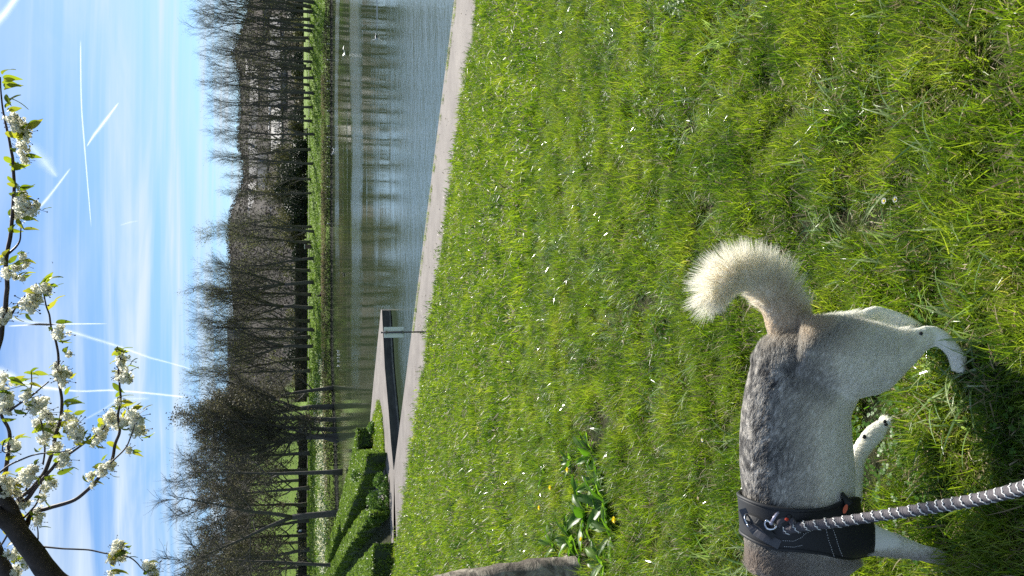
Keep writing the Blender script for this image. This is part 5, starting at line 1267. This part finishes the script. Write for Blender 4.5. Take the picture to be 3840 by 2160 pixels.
nt.links.new(b.outputs[0], ms.inputs[1]); nt.links.new(tr.outputs[0], ms.inputs[2]); nt.links.new(ms.outputs[0], nt.nodes['Material Output'].inputs[0])
bo = link('body', bme, DOG, furm); bme.shade_smooth()
tree_b = BVHTree.FromObject(bo, bpy.context.evaluated_depsgraph_get())
def cast(px, py):
    """where a ray from a place in the photograph meets the dog: point and normal in dog space"""
    d = ray(px, py).normalized(); hit = tree_b.ray_cast(CAM - DO, d)
    return (hit[0], hit[1]) if hit[0] is not None else (None, None)
def by_th(tab):
    t_ = [R(a) for a, _ in tab]; x_ = [b_ for _, b_ in tab]; return lambda th: float(np.interp(th, t_, x_))
XO = DO.x
def xpx(py, px, y):  return W(px, py, y).x - XO
# angle 90 is the spine, 180 the flank towards the camera, 235 the chest, -60 the hidden side
rear = by_th([(-60, xpx(1880, 3000, 1.6)), (20, xpx(1905, 2950, 1.62)), (90, xpx(1868, 2800, 1.68)), (125, xpx(1893, 2850, 1.64)), (150, xpx(1908, 2930, 1.60)), (180, xpx(1906, 3030, 1.58)), (205, xpx(1880, 3100, 1.58)), (225, xpx(1862, 3150, 1.60)), (250, xpx(1870, 3180, 1.64))])
front = by_th([(-60, xpx(2060, 3000, 1.6)), (20, xpx(2040, 2950, 1.62)), (90, xpx(2010, 2800, 1.68)), (125, xpx(2045, 2850, 1.64)), (150, xpx(2058, 2930, 1.60)), (180, xpx(2072, 3030, 1.58)), (205, xpx(2090, 3100, 1.58)), (225, xpx(2088, 3150, 1.60)), (250, xpx(2050, 3180, 1.64))])
# fur
bme.calc_loop_triangles(); nt_ = len(bme.loop_triangles); tri = np.empty(nt_ * 3, np.int32); bme.loop_triangles.foreach_get('vertices', tri); tri = tri.reshape(-1, 3)
A_, B_, C_ = co[tri[:, 0]], co[tri[:, 1]], co[tri[:, 2]]; ar = np.linalg.norm(np.cross(B_ - A_, C_ - A_), axis=1) / 2
rng = np.random.default_rng(6)
def sample(n, wgt=None):
    p = ar if wgt is None else ar * wgt; i = rng.choice(nt_, n, p=p / p.sum()); r1 = np.sqrt(rng.random(n))[:, None]; r2 = rng.random(n)[:, None]
    P = A_[i] * (1 - r1) + B_[i] * r1 * (1 - r2) + C_[i] * r1 * r2; Nn = no_[tri[i, 0]] * (1 - r1) + no_[tri[i, 1]] * r1 * (1 - r2) + no_[tri[i, 2]] * r1 * r2
    return P, Nn / np.linalg.norm(Nn, axis=1)[:, None]
def fur(name, n, label=None):
    P, Nn = sample(n); td, tu = tail_near(P); is_t = (tu > .10) & (td < .045)
    # flow: backwards and down over the body, along the limbs
    flow = np.tile(np.array((.85, 0, -.5)), (len(P), 1)); legs = P[:, 2] < .20 ; flow[legs] = (.25, 0, -1); 
    flow += rng.normal(size=flow.shape) * .16; flow += np.stack([fnoise(P, 14, o=1), fnoise(P, 14, o=5), fnoise(P, 14, o=9)], 1) * .5
    flow -= Nn * (flow * Nn).sum(1)[:, None]; flow /= np.linalg.norm(flow, axis=1)[:, None] + 1e-6
    Ln = np.full(len(P), .017); Ln[legs] = .013; Ln[P[:, 2] < .10] = .009
    breech = (P[:, 0] > .10) & (P[:, 2] > .16) & (Nn[:, 0] > .1) & ~is_t; Ln[breech] = .028
    nkk = P[:, 0] < -.34; Ln[nkk & ~legs] = .026
    rise = np.full(len(P), .34); rise[breech] = .75
    D_ = Nn * rise[:, None] + flow * (1 - rise[:, None] * .4); 
    # tail hairs fan out, long on the outer side of the curl
    TP = TS[(tu * (len(TS) - 1)).astype(int)]; ti = (tu * (len(TS) - 1)).astype(int); tdir = TS[np.minimum(ti + 1, len(TS) - 1)] - TS[np.maximum(ti - 1, 0)]; tdir /= np.linalg.norm(tdir, axis=1)[:, None]
    cen = np.array(W(2850, 1240, YS) - DO); out = TP - cen; out /= np.linalg.norm(out, axis=1)[:, None]; side_ = (Nn * out).sum(1)
    DT = Nn * .85 + tdir * .62 + out * .25 + rng.normal(size=P.shape) * .15 + np.stack([fnoise(P, 45, o=1), fnoise(P, 45, o=5), fnoise(P, 45, o=9)], 1) * .5; D_[is_t] = DT[is_t]; LT = .030 + .036 * np.clip(side_ * .9 + .35, 0, 1); LT *= sstep(.03, .32, tu) * .85 + .15; LT *= np.where(tu > .93, .75, 1); Ln[is_t] = LT[is_t]
    Ln *= rng.uniform(.65, 1.2, len(P)); D_ /= np.linalg.norm(D_, axis=1)[:, None]
    # no long fur under the harness
    px_, py_ = project(P); zc_ = np.interp(P[:, 0], TX[oo], TT[oo]) - .13; th_ = np.arctan2(P[:, 2] - zc_, P[:, 1] - (YS - DO.y)); th_ = np.where(th_ < R(-70), th_ + 2 * math.pi, th_)
    re_ = np.array([rear(float(q)) for q in th_]); fr_ = np.array([front(float(q)) for q in th_]); vest = (P[:, 0] < re_ - .008) & (P[:, 0] > fr_ + .008) & (P[:, 2] > .20); keep = ~vest; 
    P, Nn, D_, Ln, flow, is_t = P[keep], Nn[keep], D_[keep], Ln[keep], flow[keep], is_t[keep]; n = len(P); K = 5
    pts = np.empty((n, K, 3)); p = P - Nn * .001; d = D_.copy(); pts[:, 0] = p
    for k in range(1, K):
        p = p + d * (Ln / (K - 1))[:, None]; pts[:, k] = p
        bend = np.where(is_t[:, None], np.array((0, 0, -.06)), flow * .28 - Nn * .10); d = d + bend; d /= np.linalg.norm(d, axis=1)[:, None]
    cu = bpy.data.hair_curves.new(name); cu.add_curves([K] * n); cu.position_data.foreach_set('vector', pts.astype(np.float32).reshape(-1))
    r0 = np.where(is_t, .00038, .00040); rad = r0[:, None] * np.array((1, .95, .8, .55, .15))[None]; ra = cu.attributes.new('radius', 'FLOAT', 'POINT'); ra.data.foreach_set('value', rad.astype(np.float32).reshape(-1))
    c = coat(P) * rng.uniform(.82, 1.18, n)[:, None]; tipc = np.array((.92, .89, .80)); col = np.empty((n, K, 4), np.float32); col[..., 3] = 1
    for k in range(K):
        f = (k / (K - 1)) * np.where(is_t, .55, .12)[:, None]; col[:, k, :3] = np.clip(c * (1 - f) + tipc * f, 0, .92)
    a = cu.attributes.new('coat', 'FLOAT_COLOR', 'POINT'); a.data.foreach_set('color', col.reshape(-1))
    o = bpy.data.objects.new(name, cu); COL.objects.link(o); cu.materials.append(hairmat); o.parent = DOG; return o
fur('fur', 150000)
# face and paws details
noseM = simple('dog_nose', (.015, .013, .013), .3); padm = simple('paw_pad', (.02, .018, .018), .6); eyem = simple('dog_eye', (.02, .05, .12), .1)
mb = MB(); mb.ball(tuple(W(3362, 2665, 1.608) - DO), (.014, .012, .011), 10, 7); mb.build('nose', noseM, DOG, True)
for sy in (-1, 1):
    mb = MB(); mb.ball(tuple(W(3235, 2520, 1.63) - DO + Vector((0, sy * .046, .022))), .008, 8, 6); mb.build('eye', eyem, DOG, True)
mb = MB(); q, nn = cast(3243, 1640)
if q is not None: mb.ball(tuple(q + nn * .004), (.006, .004, .006), 8, 6); mb.build('carpal_pad', padm, DOG, True)
for a_, b_ in ((3318, 1582), (3322, 1592), (3452, 1252)):
    q, nn = cast(a_, b_)
    if q is not None: mb = MB(); mb.ball(tuple(q + nn * .002), (.005, .004, .005), 7, 5); mb.build('claw', padm, DOG, True)

# ------------------------------------------------------------------ harness (lies on the dog, a thing of its own)
blackf, nt, b = mat('harness_nylon'); b.inputs['Base Color'].default_value = (.012, .013, .015, 1); b.inputs['Roughness'].default_value = .62; bump(nt, b, noise_fac(nt, 700, 2), .35, .0008)
webm, nt, b = mat('grey_webbing'); b.inputs['Roughness'].default_value = .6; wv = nt.nodes.new('ShaderNodeTexWave'); wv.inputs['Scale'].default_value = 180; tcn = nt.nodes.new('ShaderNodeTexCoord'); nt.links.new(tcn.outputs['Object'], wv.inputs[0])
nt.links.new(ramp(nt, wv.outputs[0], [(.2, (.03, .03, .035)), (.8, (.12, .12, .135))]), b.inputs['Base Color'])
metal = simple('bright_metal', (.75, .75, .78), .18, metal=1); thread = simple('white_thread', (.55, .55, .55), .7); redm = simple('red_tag', (.6, .05, .02), .6); orangem = simple('orange_badge', (.65, .12, .04), .6); lavm = simple('pale_clip', (.42, .40, .50), .35, metal=.3)
HARN = empty('dog_harness', tuple(DO + Vector((-.27, 0, .3))), 'black dog harness with white stitching strapped round the chest of the husky', 'harness'); HO = Vector((-.27, 0, .3))
bv = tree_b
def shell(xr, xf, th0, th1, off, thick, nth=40, nk=9, rmax=.17):
    """strip round the body between two edges given as functions of the angle"""
    g = []
    for i in range(nth + 1):
        th = th0 + (th1 - th0) * i / nth; row = []
        for k in range(nk + 1):
            X = xr(th) + (xf(th) - xr(th)) * k / nk; zc = float(np.interp(X, TX[oo], TT[oo])) - .13; c_ = Vector((X, YS - DO.y, zc)); d = Vector((0, math.cos(th), math.sin(th)))
            hit = bv.ray_cast(c_ + d * .35, -d, .35); r = (hit[0] - c_).length if hit[0] is not None else .1; r = min(r, rmax) 
            row.append(c_ + d * (r + off) ); 
        g.append(row)
    for _ in range(2):
        for i in range(1, nth):
            for k in range(nk + 1): g[i][k] = g[i][k] * .5 + (g[i - 1][k] + g[i + 1][k]) * .25
    vs_ = [tuple(p - HO) for row in g for p in row]; w_ = nk + 1
    fs = [(i * w_ + k, i * w_ + k + 1, (i + 1) * w_ + k + 1, (i + 1) * w_ + k) for i in range(nth) for k in range(nk)]
    me = bpy.data.meshes.new('vest'); me.from_pydata(vs_, [], fs); me.shade_smooth(); return me
me = shell(rear, front, R(-70), R(250), .012, .004, 80, 12); o = link('vest', me, HARN, blackf); md = o.modifiers.new('t', 'SOLIDIFY'); md.thickness = .006; md.offset = 0
# padded rims
for fn in (rear, front):
    mb = MB(); pts = []
    for i in range(81):
        th = R(-70) + (R(250) - R(-70)) * i / 80; X = fn(th); zc = float(np.interp(X, TX[oo], TT[oo])) - .13; c_ = Vector((X, YS - DO.y, zc)); d = Vector((0, math.cos(th), math.sin(th)))
        hit = bv.ray_cast(c_ + d * .35, -d, .35); r = min((hit[0] - c_).length if hit[0] is not None else .1, .17); pts.append(c_ + d * (r + .012) - HO)
    for _ in range(2): pts = [pts[0]] + [pts[i] * .5 + (pts[i - 1] + pts[i + 1]) * .25 for i in range(1, len(pts) - 1)] + [pts[-1]]
    mb.tube(pts, .0052, 7); mb.build('binding', blackf, HARN, True)
vest_bv = BVHTree.FromPolygons([tuple(v.co) for v in me.vertices], [tuple(p.vertices) for p in me.polygons])
def hcast(px, py, off=.002):
    d = ray(px, py).normalized(); hit = vest_bv.ray_cast(CAM - DO - HO, d)
    if hit[0] is None:
        q, nn = cast(px, py)
        if q is None: return None
        return q - HO + nn * (.014 + off)
    nn = hit[1] if hit[1].dot(d) < 0 else -hit[1]
    return hit[0] + nn * (.004 + off)
def onvest(pl, off=.002, sub=4):
    Q = []
    for i in range(len(pl) - 1):
        for j in range(sub): Q.append((pl[i][0] + (pl[i + 1][0] - pl[i][0]) * j / sub, pl[i][1] + (pl[i + 1][1] - pl[i][1]) * j / sub))
    Q.append(pl[-1]); return [p for p in (hcast(a, b_, off) for a, b_ in Q) if p is not None]
def stitch_line(pl, r=.0007, gap=2):
    pts = onvest(pl, .0012, 10)
    mb = MB()
    for i in range(0, len(pts) - 1, gap): mb.tube([pts[i], pts[i + 1]], r, 4)
    mb.build('stitching', thread, HARN)
stitch_line([(3092, 1972), (3104, 2022), (3118, 2062), (3130, 2098)]); stitch_line([(3115, 1968), (3130, 2010), (3142, 2050), (3156, 2082)])
stitch_line([(2935, 2024), (2975, 2026), (3005, 2012), (3020, 1995)]); stitch_line([(2940, 2046), (2975, 2048), (3010, 2040)]); stitch_line([(3010, 2000), (3050, 1984), (3080, 1976)])
def strap(name, pl, wd, mt, off=.003):
    pts = onvest(pl, off, 5)
    if len(pts) < 3: return
    mb = MB(); vs_ = []
    cdir = (CAM - DO - HO)
    for i, p in enumerate(pts):
        t_ = (pts[min(i + 1, len(pts) - 1)] - pts[max(i - 1, 0)]).normalized(); nn = (cdir - p).normalized(); s_ = t_.cross(nn).normalized() * wd / 2; vs_ += [p - s_, p + s_, p + s_ + nn * .002, p - s_ + nn * .002]
    mb.add(vs_, [(i * 4 + a, i * 4 + b_, i * 4 + 4 + b_, i * 4 + 4 + a) for i in range(len(pts) - 1) for a, b_ in ((0, 1), (1, 2), (2, 3), (3, 0))]); return mb.build(name, mt, HARN)
strap('handle_strap', [(2797, 1905), (2815, 1955), (2840, 1990), (2880, 2015), (2925, 2040)], .022, webm)
strap('spine_strap', [(2812, 1935), (2850, 1950), (2880, 1985), (2905, 2010)], .014, blackf, .006)
strap('side_tab', [(3120, 1890), (3155, 1858)], .032, blackf, .004)
def disc(name, px, py, rx, ry, mt, off=.006):
    c_ = hcast(px, py, off)
    if c_ is None: return
    nn = (CAM - DO - HO - c_).normalized(); u_ = nn.cross(Vector((0, 1, 0))).normalized(); v_ = nn.cross(u_); mb = MB(); n = 20; vs_ = [c_ + u_ * rx * math.cos(6.2832 * i / n) + v_ * ry * math.sin(6.2832 * i / n) + nn * z for z in (0, .0025) for i in range(n)]
    mb.add(vs_, [tuple(range(n, 2 * n))] + [(i, (i + 1) % n, n + (i + 1) % n, n + i) for i in range(n)]); return mb.build(name, mt, HARN)
disc('badge', 3153, 1906, .0115, .0045, orangem, .010)
def ring(name, px, py, r, w_, off, tilt, mt=metal, parent=HARN):
    c_ = hcast(px, py, off)
    if c_ is None: c_ = W(px, py, 1.62) - DO - HO
    m_ = Matrix.Rotation(tilt, 3, 'X') @ Matrix.Rotation(.5, 3, 'Z'); mb = MB(); mb.tube([c_ + m_ @ Vector((math.cos(a) * r, 0, math.sin(a) * r)) for a in np.linspace(0, 6.2832, 17)], w_, 7, False); return mb.build(name, mt, parent, True)
ring('metal_ring', 2818, 1945, .013, .0022, .006, .4); ring('metal_ring', 2816, 1970, .006, .002, .004, .9)

# ------------------------------------------------------------------ lead
ropem, nt, b = mat('lead_rope'); b.inputs['Roughness'].default_value = .85; f = noise_fac(nt, 900, 3, .7); nt.links.new(ramp(nt, f, [(.3, (.05, .045, .05)), (.7, (.13, .12, .13))]), b.inputs['Base Color']); bump(nt, b, f, .7, .001)
reflm = simple('reflective_thread', (.75, .75, .72), .5, nscale=800, var=.2)
h0 = hcast(2872, 1968, .012); h0 = h0 + HO + DO if h0 is not None else W(2872, 1968, 1.6)
LEAD = empty('dog_lead', tuple(h0), 'dark grey stretchy dog lead with white flecks running from the harness ring towards the camera', 'lead')
def bench(y0, px, py): return W(px, py, y0)
yA = h0.y
LP = [W(2940, 1990, yA - .012), W(2962, 1984, yA - .03), W(3010, 1974, yA - .055), W(3080, 1966, yA - .09), W(3170, 1954, yA - .14), W(3270, 1938, yA - .20), W(3380, 1922, yA - .27), W(3500, 1902, yA - .345), W(3620, 1882, yA - .43), W(3740, 1856, yA - .51), W(3860, 1824, yA - .60), W(4000, 1790, yA - .70), W(4200, 1740, yA - .82), W(4450, 1690, yA - .93)]
LPs = [p - h0 for p in smooth_path(LP, 14)]
cum = [0]
for a_, b_ in zip(LPs, LPs[1:]): cum.append(cum[-1] + (b_ - a_).length)
NSEG = 700; ds = cum[-1] / NSEG; pts = []; j = 0
for i in range(NSEG + 1):
    s_ = i * ds
    while j < len(cum) - 2 and cum[j + 1] < s_: j += 1
    pts.append(LPs[j].lerp(LPs[j + 1], (s_ - cum[j]) / max(1e-9, cum[j + 1] - cum[j])))
PER = .0245
rad = [.0104 + .0013 * abs(math.sin(math.pi * i * ds / PER)) + .0006 * math.sin(i * 1.9) for i in range(NSEG + 1)]
mb = MB(); mb.tube(pts, rad, 12); mb.build('rope', ropem, LEAD, True)
k = 0
while True:
    s_ = .012 + k * PER; i = int(s_ / ds)
    if i >= NSEG - 8: break
    t_ = (pts[i + 3] - pts[i]).normalized(); vdir = (CAM - h0 - pts[i]).normalized(); s1_ = t_.cross(vdir).normalized(); nn = s1_.cross(t_).normalized() * (1 if s1_.cross(t_).dot(vdir) > 0 else -1)
    mb = MB(); arc = []
    for q in range(11):
        a = -1.3 + 2.6 * q / 10 + .18 * math.sin(k * 2.7); arc.append(pts[i] + (s1_ * math.sin(a) + nn * math.cos(a)) * (rad[i] + .0009) + t_ * (.010 * (q / 10) ** 1.3 + .0026 * math.sin(q * 2.4 + k * 1.9) + .002 * math.sin(k * 5.1)))
    mb.tube(arc, [.0006, .0014, .0010, .0016, .0010, .0014, .0017, .0010, .0015, .0010, .0005], 5); mb.build('reflective_fleck', reflm, LEAD, True); k += 1
print('flecks', k)
# loop end, clasp
lq = [W(2945, 1990, yA - .012), W(2926, 1976, yA - .01), W(2924, 1955, yA - .014), W(2945, 1944, yA - .02), W(2966, 1950, yA - .03), W(2978, 1966, yA - .045)]
mb = MB(); mb.tube([p - h0 for p in smooth_path(lq, 5)], .0082, 9); mb.build('loop', ropem, LEAD, True)
mb = MB(); mb.ball(tuple(W(2950, 1948, yA - .034) - h0), (.004, .0035, .005), 8, 6); mb.build('red_knot', redm, LEAD, True)
mb = MB(); mb.ball(tuple(W(2960, 1938, yA - .03) - h0), (.008, .006, .007), 8, 6); mb.build('stopper', blackf, LEAD, True)
cl_ = [W(2868, 1966, yA), W(2874, 1952, yA - .006), W(2892, 1960, yA - .012), W(2912, 1972, yA - .014), W(2900, 1984, yA - .012), W(2878, 1982, yA - .006), W(2868, 1966, yA)]
mb = MB(); mb.tube([p - h0 for p in smooth_path(cl_, 5)], .0026, 8); mb.build('clasp', metal, LEAD, True)
mb = MB(); mb.tube([W(2893, 1960, yA - .012) - h0, W(2905, 1938, yA - .016) - h0, W(2920, 1920, yA - .016) - h0], .0036, 8); mb.ball(tuple(W(2893, 1962, yA - .014) - h0), .005, 8, 6); mb.build('clip_gate', lavm, LEAD, True)
mb = MB(); mb.add([W(2922, 1921, yA - .012) - h0, W(2964, 1943, yA - .022) - h0, W(2930, 1962, yA - .016) - h0, W(2905, 1950, yA - .010) - h0] + [W(2922, 1921, yA - .004) - h0, W(2964, 1943, yA - .012) - h0, W(2930, 1962, yA - .006) - h0, W(2905, 1950, yA - .002) - h0], [(0, 1, 2, 3), (7, 6, 5, 4), (0, 4, 5, 1), (1, 5, 6, 2), (2, 6, 7, 3), (3, 7, 4, 0)]); mb.build('clip_plate', lavm, LEAD)
